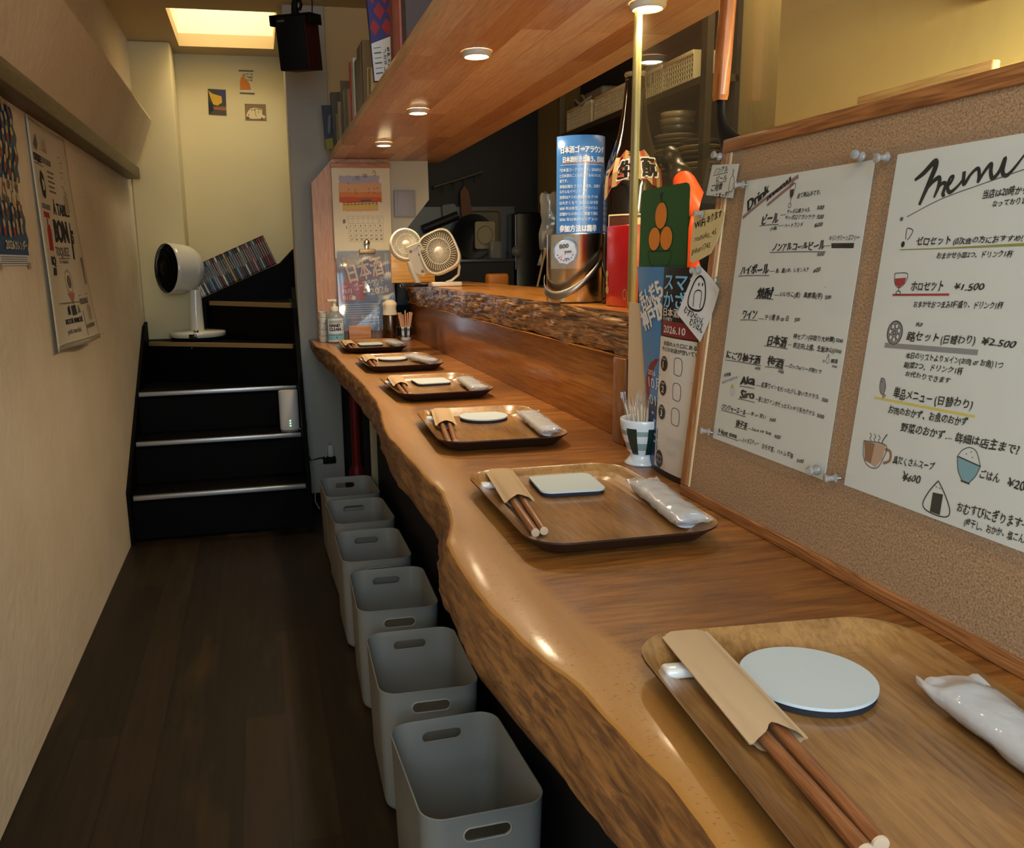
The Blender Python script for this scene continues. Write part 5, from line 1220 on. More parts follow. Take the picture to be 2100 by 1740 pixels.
for x, y in ((.060, .268), (.060, .246), (.085, .244), (.086, .232), (.136, .248), (.136, .236), (.156, .250), (.156, .234), (.168, .252)): mb.stroke([(x, y), (x + .002, y + .008)], .0012, .0026, 7); mb.stroke([(x - .003, y + .004), (x + .004, y + .005)], .001, .0026, 7)
X0, X1, Y1 = .054, .186, .154
rows = [0, .008, .026, .044, .062, .080, .094]
for r_ in rows: mb.stroke([(X0, Y1 - r_), (X1, Y1 - r_)], .0007, .0016, 8)
for k in range(8): mb.stroke([(X0 + (X1 - X0) * k / 7, Y1), (X0 + (X1 - X0) * k / 7, Y1 - .094)], .0007, .0016, 8)
d = 1
for rr in range(5):
    for k in range(7):
        if rr == 0 and k < 6: continue
        if d > 31: break
        mb.text(str(d), X0 + (X1 - X0) * (k + .28) / 7, Y1 - rows[rr + 2] + .005, None, None, .0082, 1, .0018, 9 if k == 0 else 7); d += 1
mb.text('8', .034, .128, None, None, .017, 1, .0018, 7); mb.stroke([(.046, .118), (.047, .108)], .002, .0018, 7)
mb.build('page', [M_cal, mat('wash_lilac', (176, 172, 186), rough=.8), mat('wash_red', (206, 100, 70), rough=.8), mat('wash_orange', (220, 138, 84), rough=.8), mat('wash_peach', (220, 170, 126), rough=.8), mat('wash_yellow', (216, 186, 104), rough=.8), mat('rust_ink', (130, 44, 36), rough=.7), M_ink2, mat('grid_ink', (150, 140, 120), rough=.7), mat('red_ink', (200, 120, 100), rough=.7)], cl)
MB().rbox(-.003, .220, .328, .346, -.001, .004, .0012).build('hanger_bar', wood('bar_wood', (196, 140, 98), (166, 106, 68), 'X', 26, .07, .5), cl)
MB().tube([(.012, .345, .002), (.109, .372, .002), (.205, .345, .002)], .0006, 6).build('string', M_ink2, cl)
MB().lathe([(0, 0), (.003, 0), (.003, .004), (0, .0055)], 14).build('nail', M_alu, cl, T(.109, .372, .0))
# flyer in a clear sleeve, hanging from a bulldog clip
hf = thing('sake_event_flyer', 'blue and red event flyer in a clear sleeve hanging from a metal clip', 'flyer', M=frame_mtx((0.3005, 3.262, 0.7445), (1, .02, 0), (-.03, .095, 1)))
mb = MB().box(0, .205, 0, .295, 0, .0006, 0)
mb.mark([(.0, .150)] + [(.050 + .052 * math.cos(R(q)), .145 + .056 * math.sin(R(q))) for q in range(165, -40, -12)] + [(.0, .104)], .0008, 1)
for sx, mm, zz in ((.006, 1, .0010), (.0, 2, .0016)):
    mb.text('日本酒', .040 - sx, .180 - sx, .175 + sx, .212 - sx * .3, .062 + sx * 1.4, 2 if sx else 1, zz, mm)
mb.text('ゴーアラウンド', .062, .148, .172, .172, .026, 1, .0016, 2); mb.text('2026', .118, .128, .190, .140, .028, 1, .0017, 2)
mb.mark([(.088, .130), (.103, .127), (.110, .150), (.096, .154)], .0015, 3); mb.text('神戸', .091, .136, .105, .138, .010, 1, .0019, 2)
mb.text('飲んだらサケスキ', .018, .250, .128, .284, .020, 2, .0016, 4); mb.text('神戸でスキ', .030, .228, .110, .256, .022, 2, .0017, 4)
for s, y, h in (('2026', .160, .007), ('10月', .138, .017), ('01日', .114, .017)): mb.text(s, .012, y, None, None, h, 0, .0016, 2)
mb.disc(.052, .120, .0085, .0085, .0015, 2)
for k in range(7): mb.stroke([(.018 + .003 * (k % 3), .096 - .0085 * k), (.150 - .010 * (k % 2), .096 - .0085 * k)], .0028, .0014, 5)
mb.text('参加', .076, .040, None, None, .010, 1, .0016, 2); mb.text('33', .096, .038, None, None, .016, 1, .0016, 2); mb.text('店舗', .120, .040, None, None, .010, 1, .0016, 2)
mb.stroke([(.050, .030), (.168, .034)], .002, .0014, 5); mb.stroke([(.070, .020), (.150, .022)], .002, .0014, 5)
for k in range(2): mb.stroke([(.180 + .008 * k, .285), (.182 + .008 * k, .205)], .003, .0014, 5)
mb.build('sheet', [mat('flyer_steel_blue', (70, 104, 150), rough=.4), mat('flyer_brick', (168, 52, 58), rough=.4), mat('flyer_cream', (236, 226, 214), rough=.5), M_fblk, mat('flyer_sand', (190, 168, 128), rough=.5), mat('flyer_text', (176, 190, 210), rough=.5)], hf)
MB().box(-.006, .211, -.006, .299, .0024, .0028).build('sleeve', clear('sleeve_film', (1, 1, 1), .04, .35, .05, (.85, .9, 1)), hf)
bc_ = thing('bulldog_clip', 'brass coloured bulldog clip holding the blue flyer below the calendar', 'clip', M=frame_mtx((0.412, 3.2855, 1.040), (1, .02, 0), (-.03, .06, 1)))
MB().rbox(-.031, .031, -.012, .004, -.004, .008, .0025).build('jaw', M_brass, bc_)
MB().rbox(-.007, .007, .002, .020, .001, .006, .002).lathe([(.0, 0), (.011, 0), (.012, .002), (.009, .004), (0, .005)], 24, 0, T(0, .028, .001)).build('handle', M_steel, bc_)
ca = thing('steel_canister', 'tall steel canister topped with white paper beside the hanging flyer', 'canister', (0.482, 3.222, ZC))
MB().lathe([(0, 0), (.030, 0), (.031, .002), (.031, .096), (.0305, .098), (0, .098)], 40).build('body', mat('dark_steel', (110, 92, 74), rough=.25, metal=1), ca)
MB().grid(lambda u, v: ((.026 + .004 * math.sin(u * 31) * v + .002 * math.sin(v * 9)) * math.cos(u * 6.283) * (1.0 if v < .8 else 1 - (v - .8) * 3), (.024 + .004 * math.cos(u * 25) * v) * math.sin(u * 6.283) * (1.0 if v < .8 else 1 - (v - .8) * 3), .084 + .070 * v), 40, 12).build('paper_napkins', mat('napkin', (226, 210, 180), rough=.8), ca)
c2 = thing('pick_cup', 'small black and white gingham cup beside the steel canister', 'cup', (0.5385, 3.215, ZC), R(6))
prof2 = [(0, 0), (.0185, 0), (.0195, .002), (.0205, .012), (.0212, .020), (.0220, .028), (.0225, .036), (.0232, .046), (.0238, .052), (.0228, .052), (.0215, .04), (.019, .006), (0, .004)]
gingham_cup(c2, prof2, 60, 6, ((.3, .45), (.65, .8)), mat('gingham_black', (26, 28, 28), rough=.3), mat('gingham_grey', (150, 154, 152), rough=.3))
random.seed(11); s2 = None
for i in range(9):
    a = 6.28 * i / 9; r = .011
    M = T(.5385 + r * math.cos(a), 3.215 + r * math.sin(a), ZC + .006) @ Matrix.Rotation(R(9), 4, Vector((-math.sin(a), math.cos(a), 0))) @ Matrix.Diagonal((1, 1, random.uniform(.85, 1.0), 1))
    if s2 is None: o = MB().rbox(-.0026, .0026, -.0007, .0007, 0, .108, .0006).build('stirrer', mat('stirrer_wood', (206, 150, 112), rough=.6), None, M); s2 = o.data
    else: o = bpy.data.objects.new('stirrer', s2); COL.objects.link(o); o.matrix_world = M
    tag(o, 'flat wooden stirrer standing in the black and white gingham cup', 'stirrer', 'stirrers in the gingham cup by the canister')

# ------------------------------------------------------------------ left wall: picture calendar and printed tea towel
AISLE = lambda x, y, z: frame_mtx((x, y, z), (0, 1, 0), (0, 0, 1))
pc = thing('picture_calendar', 'blue picture calendar crowded with small figures on the left wall', 'calendar', M=AISLE(-0.5085, 1.915, 1.005))
mb = MB(); random.seed(5)
def fe(x, y, z): return (x + (.006 * math.sin(y * 140) if x > .2 else 0), y, z + .002 * math.sin(y * 30))
mb.grid(lambda u, v: fe(.245 * u, .022 + .345 * v, 0), 10, 60, 0)
mb.grid(lambda u, v: (.002 + .238 * u, .024 * v, .001), 2, 2, 1)
for i in range(24): mb.mark([(.002 + .01 * i, .021), (.007 + .01 * i, .027), (.012 + .01 * i, .021)], .0012, 1)
for r_ in range(9):
    for k in range(6):
        x = .020 + .036 * k + .012 * (r_ % 2) + random.uniform(-.005, .005); y = .080 + .032 * r_ + random.uniform(-.006, .006)
        mb.disc(x, y - .006, .010, .012, .0031, random.choice((3, 4, 5, 6)), fe, n=12); mb.disc(x, y + .009, .0075, .009, .0036, 2, fe, n=12)
        if (k + r_) % 3 == 0: mb.mark([(x - .008, y + .013), (x + .008, y + .013), (x, y + .024)], .004, random.choice((3, 4, 5)), fe)
mb.text('2026', .050, .034, .118, None, .020, 1, .003, 7, fe); mb.text('カレンダー', .122, .034, .222, None, .018, 1, .003, 7, fe)
for k in range(4): mb.stroke([(.014, .004 + .0045 * k), (.225, .004 + .0045 * k)], .0014, .0016, 8)
mb.build('sheet', [mat('calendar_blue', (30, 74, 120), rough=.5), M_white, mat('fig_cream', (206, 180, 130), rough=.6), mat('fig_red', (150, 66, 56), rough=.6), mat('fig_brown', (112, 84, 60), rough=.6), mat('fig_grey', (92, 96, 92), rough=.6), mat('fig_gold', (190, 160, 96), rough=.6), mat('pale_yellow', (222, 214, 170), rough=.5), M_ink2], pc)
for x in (.002, .236): MB().mark([(x - .012, -.008), (x + .012, -.008), (x + .012, .006), (x - .012, .006)], .0022).build('tape', mat('tape', (176, 156, 120), rough=.4), pc)
tl = thing('tea_towel', 'white printed kitchen towel with BON lettering hanging on the left wall', 'towel', M=AISLE(-0.506, 2.27, 0.79))
def hang(x, y, z):
    v = 1 - y / .56; u = x / .43
    xx = .405 * u + v * (.018 + .045 * u)
    lift = .002 + v * v * (.008 + .030 * u) + .005 * math.sin(u * 8 + v * 3) * v
    return (xx, y - .006 * math.sin(u * 3.1) * (1 - v), z + lift)
mb = MB().grid(lambda u, v: hang(.43 * u, .56 * v, 0), 24, 30, 0)
mb.grid(lambda u, v: hang(.43 * u, .012 + .006 * v, .0006), 24, 1, 2)
W = lambda s, x0, y0, x1, h, b, m=1: mb.text(s, x0, y0, x1, y0, h, b, .0012, m, hang)
W('OUQUET', .018, .464, .10, .020, 1); W('SAUCISSON', .105, .468, .205, .016, 1, 3); W('BON APPETIT', .035, .353, .128, .014, 1, 3); W('À TABLE', .165, .347, .335, .034, 1); W('BON', .140, .276, .285, .064, 2)
W('TOQUEZ', .125, .240, .258, .026, 1, 3); W('IQ', .055, .216, .110, .024, 2); W('AU', .060, .190, .100, .022, 2); W('À TABLE', .150, .221, .235, .008, 1, 3); W('VIN', .312, .300, .34, .012, 1); W('Q', .303, .278, .335, .022, 2)
W('SACS DE MARCHÉ', .115, .062, .250, .015, 1); W('petit marché', .120, .036, .22, .016, 0, 3); W('LES LÉGUMES', .275, .040, .385, .012, 1, 3); W('FROMAGE', .262, .108, .36, .018, 1, 3)
def blob(pts, m, z=.001): mb.mark(pts, z, m, hang)
blob([(.048, .420), (.065, .445), (.088, .435), (.098, .405), (.085, .380), (.060, .385)], 1); blob([(.065, .425), (.085, .420), (.085, .400), (.07, .398)], 2, .0015)
blob([(.042, .332), (.104, .332), (.104, .346), (.042, .346)], 4); blob([(.062, .312), (.075, .318), (.075, .330), (.062, .330)], 3)
blob([(.055, .252), (.100, .252), (.104, .300), (.090, .316), (.066, .316), (.056, .300)], 4)
mb.stroke([(.318, .330), (.306, .270), (.296, .232)], [.005, .013, .012], .0012, 1, hang)
mb.disc(.203, .172, .032, .034, .001, 5, hang); mb.disc(.203, .172, .024, .026, .0014, 2, hang); mb.disc(.203, .172, .017, .018, .0017, 3, hang); blob([(.175, .142), (.228, .142), (.205, .112)], 6)
for x in (.380, .396): mb.stroke([(x, .236), (x - .004, .160)], [.010, .004], .0012, 3, hang)
blob([(.150, .086), (.150, .104), (.164, .110), (.166, .086)], 1); blob([(.182, .082), (.180, .108), (.212, .110), (.214, .084)], 7); blob([(.225, .086), (.236, .108), (.246, .088)], 3)
blob([(.330, .060), (.325, .098), (.350, .104), (.372, .096), (.368, .060)], 5); blob([(.334, .092), (.366, .092), (.362, .103), (.338, .103)], 8)
for x0, y0, x1, y1 in ((.150, .234, .255, .234), (.080, .118, .262, .116), (.262, .132, .37, .134), (.02, .458, .11, .458), (.27, .09, .27, .02)): mb.stroke([(x0, y0), (x1, y1)], .002, .0012, 3, hang)
for k in range(5): mb.stroke([(.15, .452 - .012 * k), (.225 - .01 * (k % 2), .452 - .012 * k)], .004, .0012, 3, hang)
for k in range(9): mb.stroke([(.30 + .02 * (k % 3), .50 - .012 * k), (.33 + .016 * (k % 2), .505 - .014 * k)], .004, .0012, 5, hang)
blob([(.03, .50), (.06, .528), (.07, .506), (.052, .49)], 3); blob([(.115, .50), (.128, .53), (.15, .51), (.16, .535), (.168, .498)], 5)
blob([(.30, .40), (.34, .41), (.345, .36), (.31, .35)], 5)
o = mb.build('cloth', [mat('towel_white', (206, 196, 172), rough=.9, bump=.15, bscale=400), mat('print_black', (36, 32, 30), rough=.8), mat('towel_white'), mat('print_grey', (112, 98, 84), rough=.8), mat('print_red', (162, 40, 44), rough=.8), mat('print_tan', (176, 150, 120), rough=.8), mat('print_pink', (176, 112, 100), rough=.8), mat('print_green', (54, 58, 48), rough=.8), mat('print_purple', (110, 64, 74), rough=.8)], tl)
o.modifiers.new('t', 'SOLIDIFY').thickness = .0012
MB().stroke([(.02, .02), (.42, .012)], .0016, .012, 0, hang).build('hem_seam', mat('print_tan'), tl)

# ------------------------------------------------------------------ stairwell: three cards, circulator, disc cases, speaker, router
WB = lambda x, z: frame_mtx((x, 4.2985, z), (1, 0, 0), (0, 0, 1))
M_cardw = mat('postcard_white', (216, 204, 170), rough=.6)
mb = MB().box(0, .080, 0, .112, 0, .0008, 0)
mb.mark([(0, .060), (.02, .045), (.024, 0), (0, 0)], .0010, 1); mb.mark([(.030, .112), (.080, .112), (.080, .060), (.050, .075)], .0010, 2)
mb.mark([(.002, .105), (.020, .092), (.060, .082), (.062, .055), (.040, .040), (.022, .045), (.010, .075)], .0013, 3); mb.mark([(.022, .035), (.080, .040), (.080, .020), (.024, .022)], .0013, 4); mb.mark([(.0, .0), (.080, .0), (.080, .020), (.024, .020)], .0012, 5)
for q in range(7): mb.disc(.030 + .007 * q, .036 + .004 * (q % 2), .002, .004, .0016, 5)
o = mb.build('postcard', [mat('dusk_green', (54, 60, 44), rough=.6), mat('dusk_black', (24, 26, 24), rough=.6), mat('dusk_blue', (54, 58, 96), rough=.6), mat('dusk_yellow', (214, 168, 40), rough=.6), mat('dusk_brick', (150, 92, 62), rough=.6), mat('dusk_grey', (72, 66, 48), rough=.6)], None, WB(-.172, 1.678) @ RZ(-2)); tag(o, 'dark blue and yellow painted postcard, left of the three on the back wall', 'postcard')
mb = MB().box(0, .066, 0, .104, 0, .0008, 0).mark([(.002, .016), (.052, .018), (.046, .046), (.028, .066), (.020, .078), (.008, .070), (.003, .050)], .0011, 1)
mb.mark([(-.001, .096), (.066, .098), (.066, .104), (-.001, .103)], .0011, 2); mb.mark([(.012, .080), (.026, .092), (.030, .072)], .0010, 3)
for q, s in enumerate(('IT IS', 'TIME', 'FOR')): mb.text(s, .032, .082 - .013 * q, .062, None, .009, 1, .0012, 2)
mb.mark([(.0, .0), (.066, .0), (.066, .006), (.0, .006)], .0011, 2)
o = mb.build('postcard', [M_cardw, mat('card_orange', (206, 122, 36), rough=.6), mat('card_ink', (96, 84, 74), rough=.6), mat('card_tan', (180, 150, 100), rough=.6)], None, WB(-.026, 1.772) @ RZ(-1.5)); tag(o, 'small white card with an orange shape, topmost on the back wall', 'postcard')
mb = MB().box(0, .096, 0, .072, 0, .0008, 0)
mb.mark([(.004, .018), (.010, .034), (.024, .050), (.044, .056), (.078, .050), (.078, .026), (.094, .018), (.086, .008), (.030, .006), (.012, .010)], .0011, 1)
for a in ([(.026, .044), (.036, .049), (.034, .042)], [(.040, .050), (.046, .050), (.042, .038)], [(.012, .024), (.020, .026), (.018, .019)], [(.060, .040), (.064, .040), (.062, .026)]): mb.mark(a, .0013, 2)
mb.stroke([(.050, .056), (.047, .040), (.050, .014)], .002, .0013, 2); mb.stroke([(.054, .050), (.074, .047)], .003, .0013, 2); mb.disc(.012, .010, .006, .006, .0014, 2); mb.disc(.076, .008, .005, .005, .0014, 2)
o = mb.build('postcard', [mat('card_taupe', (132, 108, 78), rough=.6), mat('card_ivory', (226, 206, 160), rough=.6), mat('card_dark', (96, 76, 54), rough=.6)], None, WB(-.008, 1.656) @ RZ(-.5)); tag(o, 'tan card with a white cut out car shape, lowest on the back wall', 'postcard')

M_cw = mat('circulator_white', (222, 218, 204), rough=.18, coat=.5); M_cb = mat('circulator_black', (12, 11, 10), rough=.6, spec=.15)
cf = thing('air_circulator', 'white air circulator fan with a round black grille standing on the stairs', 'fan', (-0.274, 3.952, 0.6705))
MB().lathe([(0, 0), (.108, 0), (.114, .004), (.114, .016)], 48).build('foot_ring', M_cb, cf)
MB().lathe([(.114, .016), (.121, .019), (.122, .034), (.118, .040), (0, .043)], 48).build('base', M_cw, cf)
MB().tube([(.0, .0, .04), (.0, .0, .14), (.004, .0, .22)], [.031, .029, .024], 24).build('column', M_cw, cf)
dv = Vector((-.84, -.54, .04)).normalized()
HF = frame_mtx(Vector((-.006, .0, .312)), dv.cross(Vector((0, 0, 1))) * -1, (0, 0, 1)); 
def headM(): 
    z = dv; x = Vector((0, 0, 1)).cross(z).normalized(); y = z.cross(x); m = Matrix.Identity(4)
    for i in range(3): m[i][0] = x[i]; m[i][1] = y[i]; m[i][2] = z[i]; m[i][3] = (-.060, .002, .312)[i]
    return m
HF = headM()
MB().lathe([(0, -.100), (.045, -.098), (.080, -.080), (.100, -.045), (.106, -.010), (.109, .040), (.108, .056), (.104, .058), (.104, .030)], 56, 0, None, True, False).build('housing', M_cw, cf, HF)
MB().lathe([(.104, .050), (.103, .056), (.085, .064), (.0, .070)], 48).build('inner_disc', mat('grille_dark', (5, 5, 5), rough=.9, spec=.05), cf, HF @ T(0, 0, -.012))
mb = MB()
for q in range(60):
    a = 2 * math.pi * q / 60
    mb.tube([(.022 * math.cos(a), .022 * math.sin(a), .068), (.065 * math.cos(a + .25), .065 * math.sin(a + .25), .067), (.103 * math.cos(a + .45), .103 * math.sin(a + .45), .057)], .0010, 5)
for rr, zz in ((.024, .069), (.060, .068), (.085, .063), (.104, .057)): mb.tube([(rr * math.cos(R(k)), rr * math.sin(R(k)), zz) for k in range(0, 360, 9)], .0014, 5, 0, None, True)
mb.lathe([(.030, .066), (.028, .071), (0, .072)], 24); mb.build('grille', M_cb, cf, HF)
dp = MB().rbox(-.016, .016, -.126, -.10, .012, .034, .002); dp = dp.build('control_panel', mat('panel_black', (12, 12, 18), rough=.2), cf, RZ(-6))
MB().disc(-.006, -.024, .0022, .0022, .1265, 0).build('indicator', mat('blue_led', (60, 80, 255), emit=(50, 70, 255), estr=6), dp, RX(90))
MB().lathe([(.011, .036), (.011, .050), (0, .051)], 20, 0, T(0, -.104, 0)).build('knob', M_steel, cf)

random.seed(21)
DISC = [((26, 28, 32), 'black'), ((60, 70, 84), 'slate'), ((150, 150, 146), 'silver'), ((26, 30, 40), 'navy'), ((92, 112, 130), 'pale blue'), ((34, 34, 34), 'charcoal'), ((70, 26, 24), 'dark red'), ((120, 116, 108), 'grey'), ((46, 40, 34), 'dark brown'), ((150, 118, 50), 'mustard'), ((30, 34, 44), 'midnight'), ((176, 170, 160), 'off white'), ((96, 60, 50), 'rust'), ((54, 58, 62), 'steel grey'), ((150, 96, 92), 'dusty pink'), ((24, 24, 26), 'jet black'), ((104, 34, 34), 'crimson')]
order = [11, 11, 5, 2, 0, 1, 4, 3, 4, 7, 8, 6, 11, 5, 13, 10, 9, 8, 3, 4, 13, 6, 0, 2, 8, 12, 13, 14, 5, 1, 7, 5, 6, 16, 6, 12]
th = math.atan2(.998 - .842, .108 + .262); ux = Vector((math.cos(th), 0, math.sin(th)))
dm = {}
def nth(k):
    return ORD[k] if k < 10 else '%d%s' % (k + 1, {1: 'st', 2: 'nd', 3: 'rd'}.get((k + 1) % 10, 'th') if (k + 1) not in (11, 12, 13) else 'th')
for k, c_ in enumerate(order):
    M = frame_mtx(Vector((-.252, 4.122, .8475)) + ux * (.0104 * k + .001) + Vector((-.0012, 0, .0022)), ux, (0, 1, 0)) @ T(0, random.uniform(-.002, .003), 0)
    t = thing('disc_case', '%s plastic disc case, %s from the fan in the sloping row on the stairs' % (DISC[c_][1], nth(k)), 'disc case', group='disc cases in the sloping row', M=M)
    key = c_
    if key not in dm:
        col = DISC[c_][0]
        a = MB().rbox(0, .0100, 0, .125, 0, .142, .0006).build('case', mat('case_' + DISC[c_][1].replace(' ', '_'), col, rough=.25, coat=.4), t)
        sp = MB().box(.0016, .0084, -.0005, 0, .006, .136, 0)
        sp.box(.003, .007, -.0008, -.0005, .050 + .003 * (c_ % 5), .118, 1)
        b = sp.build('spine_label', [mat('spine_' + DISC[c_][1].replace(' ', '_'), tuple(min(255, int(v * 1.25 + 8)) for v in col), rough=.5), mat('spine_text', (150, 144, 132), rough=.6) if sum(col) < 330 else M_ink2], t); dm[key] = (a.data, b.data)
    else:
        for nm, q in zip(('case', 'spine_label'), dm[key]):
            o = bpy.data.objects.new(nm, q); COL.objects.link(o); o.parent = t

M_spk = mat('speaker_black', (9, 9, 9), rough=.7, spec=.2); M_spw = mat('speaker_red_wood', (52, 20, 16), rough=.6, spec=.2)
sp = thing('speaker', 'black speaker with dark red sides hanging from the ceiling beside the column', 'speaker', M=T(0.170, 2.86, 1.664) @ RZ(-27) @ RX(9) @ Matrix.Scale(.82, 4))
MB().rbox(-.056, .058, -.060, .075, -.095, .090, .003).build('cabinet', M_spw, sp)
fgr = MB().rbox(-.055, .057, -.071, -.0605, -.094, .089, .004).build('front_grille', M_spk, sp)
MB().rbox(-.082, .082, -.060, .05, .0905, .0965, .002).rbox(-.082, -.074, -.060, .05, .060, .0905, .002).rbox(.074, .082, -.060, .05, .060, .0905, .002).build('bracket', M_spk, sp)
MB().tube([(0, 0, .096), (0, 0, .135), (.008, .004, .150), (.004, .004, .33)], [.016, .011, .013, .013], 14).tube([(.018, 0, .112), (.030, -.004, .130), (.022, -.004, .150)], .006, 10).build('hanger', M_spk, sp)
MB().tube([(.058, .02, .09), (.064, .02, .14), (.05, .02, .20), (.045, .02, .33)], .0022, 8).build('cable', M_spk, sp)
MB().rbox(-.045, -.018, -.0725, -.0708, .070, .077, .0005).build('maker_plate', mat('plate_grey', (90, 90, 88), rough=.4, metal=.5), fgr)

rt = thing('wifi_router', 'white oval router with three green lights on the second stair', 'router', (0.090, 3.412, 0.3376))
ov = [(.038 * math.cos(2 * math.pi * i / 48), .026 * math.sin(2 * math.pi * i / 48)) for i in range(48)]
mb = MB(); loft(mb, [[(x * k, y * k, z) for x, y in ov] for k, z in ((.97, .008), (1, .011), (1, .158), (.985, .163))], 0); mb.poly([(x * .985, y * .985, .163) for x, y in ov]); rbd = mb.build('body', mat('router_white', (206, 204, 200), rough=.4), rt)
MB().prism([(x * .93, y * .93) for x, y in ov], 0, .008).build('foot', mat('router_grey', (120, 120, 120), rough=.5), rt)
MB().prism([(x * .96, y * .96) for x, y in ov], .1632, .1645).build('top_cap', mat('router_cream', (216, 206, 176), rough=.4), rt)
for k in range(3): MB().lathe([(0, 0), (.0022, 0), (.0022, .0008), (0, .0010)], 12).build('status_light', mat('green_led', (150, 255, 190), emit=(150, 255, 190), estr=5), rbd, T(.002, -.0262, .026 + .010 * k) @ RX(90))
o = MB().tube([(.126, 3.42, .344), (.150, 3.405, .332), (.162, 3.418, .27), (.172, 3.430, .205), (.178, 3.434, .12), (.176, 3.430, .03), (.190, 3.40, .006)], .0022, 8).build('white_cable', mat('cable_white', (196, 190, 176), rough=.5)); tag(o, 'thin white cable dropping from the router past the column', 'cable')
o = MB().tube([(.144, 3.44, .50), (.150, 3.43, .42), (.156, 3.430, .36), (.154, 3.432, .24), (.166, 3.434, .205), (.205, 3.438, .212), (.232, 3.440, .207)], .0026, 8).build('black_cable', M_cb); tag(o, 'black cable running down the column edge to the outlet', 'cable')
ou = thing('power_plug', 'white charger plugged in a black adapter on the column', 'plug', (0.246, 3.4495, 0.205))
MB().rbox(-.030, .022, -.030, 0, -.016, .010, .003).build('adapter', M_cb, ou)
MB().rbox(-.010, .014, -.028, -.002, .0105, .062, .005).build('charger', mat('router_white'), ou)
MB().tube([(.002, -.014, .062), (.000, -.02, .080), (-.012, -.02, .060), (-.014, -.024, .020), (-.030, -.024, -.004), (-.052, -.02, -.020)], .0020, 8).build('lead', mat('cable_white'), ou)
fe_ = thing('red_pipe', 'dark red pipe standing in the dark gap behind the counter', 'pipe', (0.350, 3.40, 0))
MB().tube([(0, 0, 0), (0, 0, .12), (0, 0, .64)], .019, 20).lathe([(.032, .10), (.036, .12), (.030, .165), (.019, .185)], 20).build('pipe', mat('pipe_red', (130, 28, 18), rough=.45), fe_)

# ------------------------------------------------------------------ books on the pine shelf
def book(name, label, x0, x1, y0, y1, z0, h, col, M=None, cover=None, cat='book', group='books on the pine shelf', pages=True):
    t = thing(name, label, cat, group=group, M=T(x0, y0, z0) @ (M or Matrix.Identity(4)))
    d, w_ = x1 - x0, y1 - y0
    cm = mat('book_%d_%d_%d' % col, col, rough=.55)
    MB().box(0, d, 0, .0016, 0, h).box(0, d, w_ - .0016, w_, 0, h).box(0, .0016, .0016, w_ - .0016, 0, h).build('cover', cm, t)
    if pages: MB().box(.0018, d - .003, .0018, w_ - .0018, .003, h - .003).build('pages', mat('book_pages', (196, 180, 146), rough=.9), t)
    return t
ZB = 1.4025
t = book('picture_book', 'dark picture book with a yellow foot at the column end of the shelf', .272, .345, 3.270, 3.282, ZB, .150, (52, 54, 62), RX(4) @ RY(-3))
mb = MB().mark([(.002, .0), (.071, .0), (.071, .030), (.040, .040), (.002, .034)], .0012, 0).mark([(.012, .050), (.022, .060), (.030, .120), (.020, .112)], .0012, 1).mark([(.040, .060), (.055, .058), (.050, .100)], .0012, 1); mb.build('cover_print', [mat('print_olive', (150, 140, 40), rough=.6), mat('print_mist', (120, 118, 128), rough=.6)], t, RX(90))
book('grey_book', 'tall dark olive book behind the picture book', .300, .350, 3.205, 3.245, ZB, .185, (78, 74, 62), RY(-2))
for k, (y, h, c_, nm) in enumerate(((3.150, .105, (150, 128, 84), 'tan'), (3.115, .118, (112, 92, 60), 'brown'), (3.065, .130, (168, 150, 110), 'straw'), (3.02, .112, (132, 112, 74), 'khaki'), (2.96, .175, (96, 78, 52), 'dark brown'), (2.91, .140, (160, 136, 92), 'sand'), (2.85, .130, (110, 96, 70), 'drab'), (2.79, .120, (150, 130, 96), 'fawn'))):
    book('pamphlet', 'thin %s booklet, %s of the small ones after the picture book' % (nm, ORD[k]), .304 + .004 * (k % 2), .380, y, y + .011 + .004 * (k % 3), ZB, h, c_, RX((-3, 4, -2, 5, 2, -4, 3, -3)[k]))
book('red_book', 'bright red bound book standing on the pine shelf', .302, .405, 2.660, 2.682, ZB, .168, (190, 26, 24), RX(3))
book('white_book', 'white bound magazine next to the red book', .304, .41, 2.590, 2.640, ZB, .166, (206, 204, 198))
book('ash_book', 'ash grey ring binder after the white magazine', .306, .41, 2.520, 2.575, ZB, .150, (112, 106, 94))
book('stone_book', 'thick stone grey binder in the middle of the shelf', .306, .41, 2.430, 2.505, ZB, .168, (128, 120, 104))
book('clay_book', 'narrow clay brown book right before the award book', .306, .40, 2.385, 2.415, ZB, .166, (112, 92, 64))
for k, y in enumerate((2.33, 2.29, 2.255)): book('pamphlet', ('low cream booklet', 'low olive booklet', 'low wheat booklet')[k] + ' leaning under the award book', .308, .37, y, y + .014, ZB, (.085, .075, .07)[k], ((186, 160, 104), (120, 104, 64), (196, 172, 120))[k], RX(10))
aw = book('award_book', 'tall book in a red and blue diamond cover with a white paper band', .298, .372, 2.110, 2.135, ZB + .012, .235, (54, 52, 120), RY(-4) @ RX(2))
mb = MB()
for i in range(3):
    for j in range(4):
        cx, cy = .010 + .030 * i + .015 * (j % 2), .115 + .034 * j
        mb.mark([(max(cx - .014, 0), cy), (min(cx, .073), cy - .019), (min(cx + .014, .073), cy), (min(cx, .073), cy + .019)], .0004, 0)
mb.build('cover_diamonds', mat('diamond_red', (150, 34, 50), rough=.5), aw, RX(90) @ T(0, 0, .0002))
mb = MB().mark([(-.0005, -.001), (.055, -.001), (.074, .004), (.0745, .103), (-.0005, .080)], .0009, 0)
mb.disc(.060, .080, .0105, .016, .0013, 1); mb.text('大', .054, .076, .066, None, .010, 1, .0016, 0)
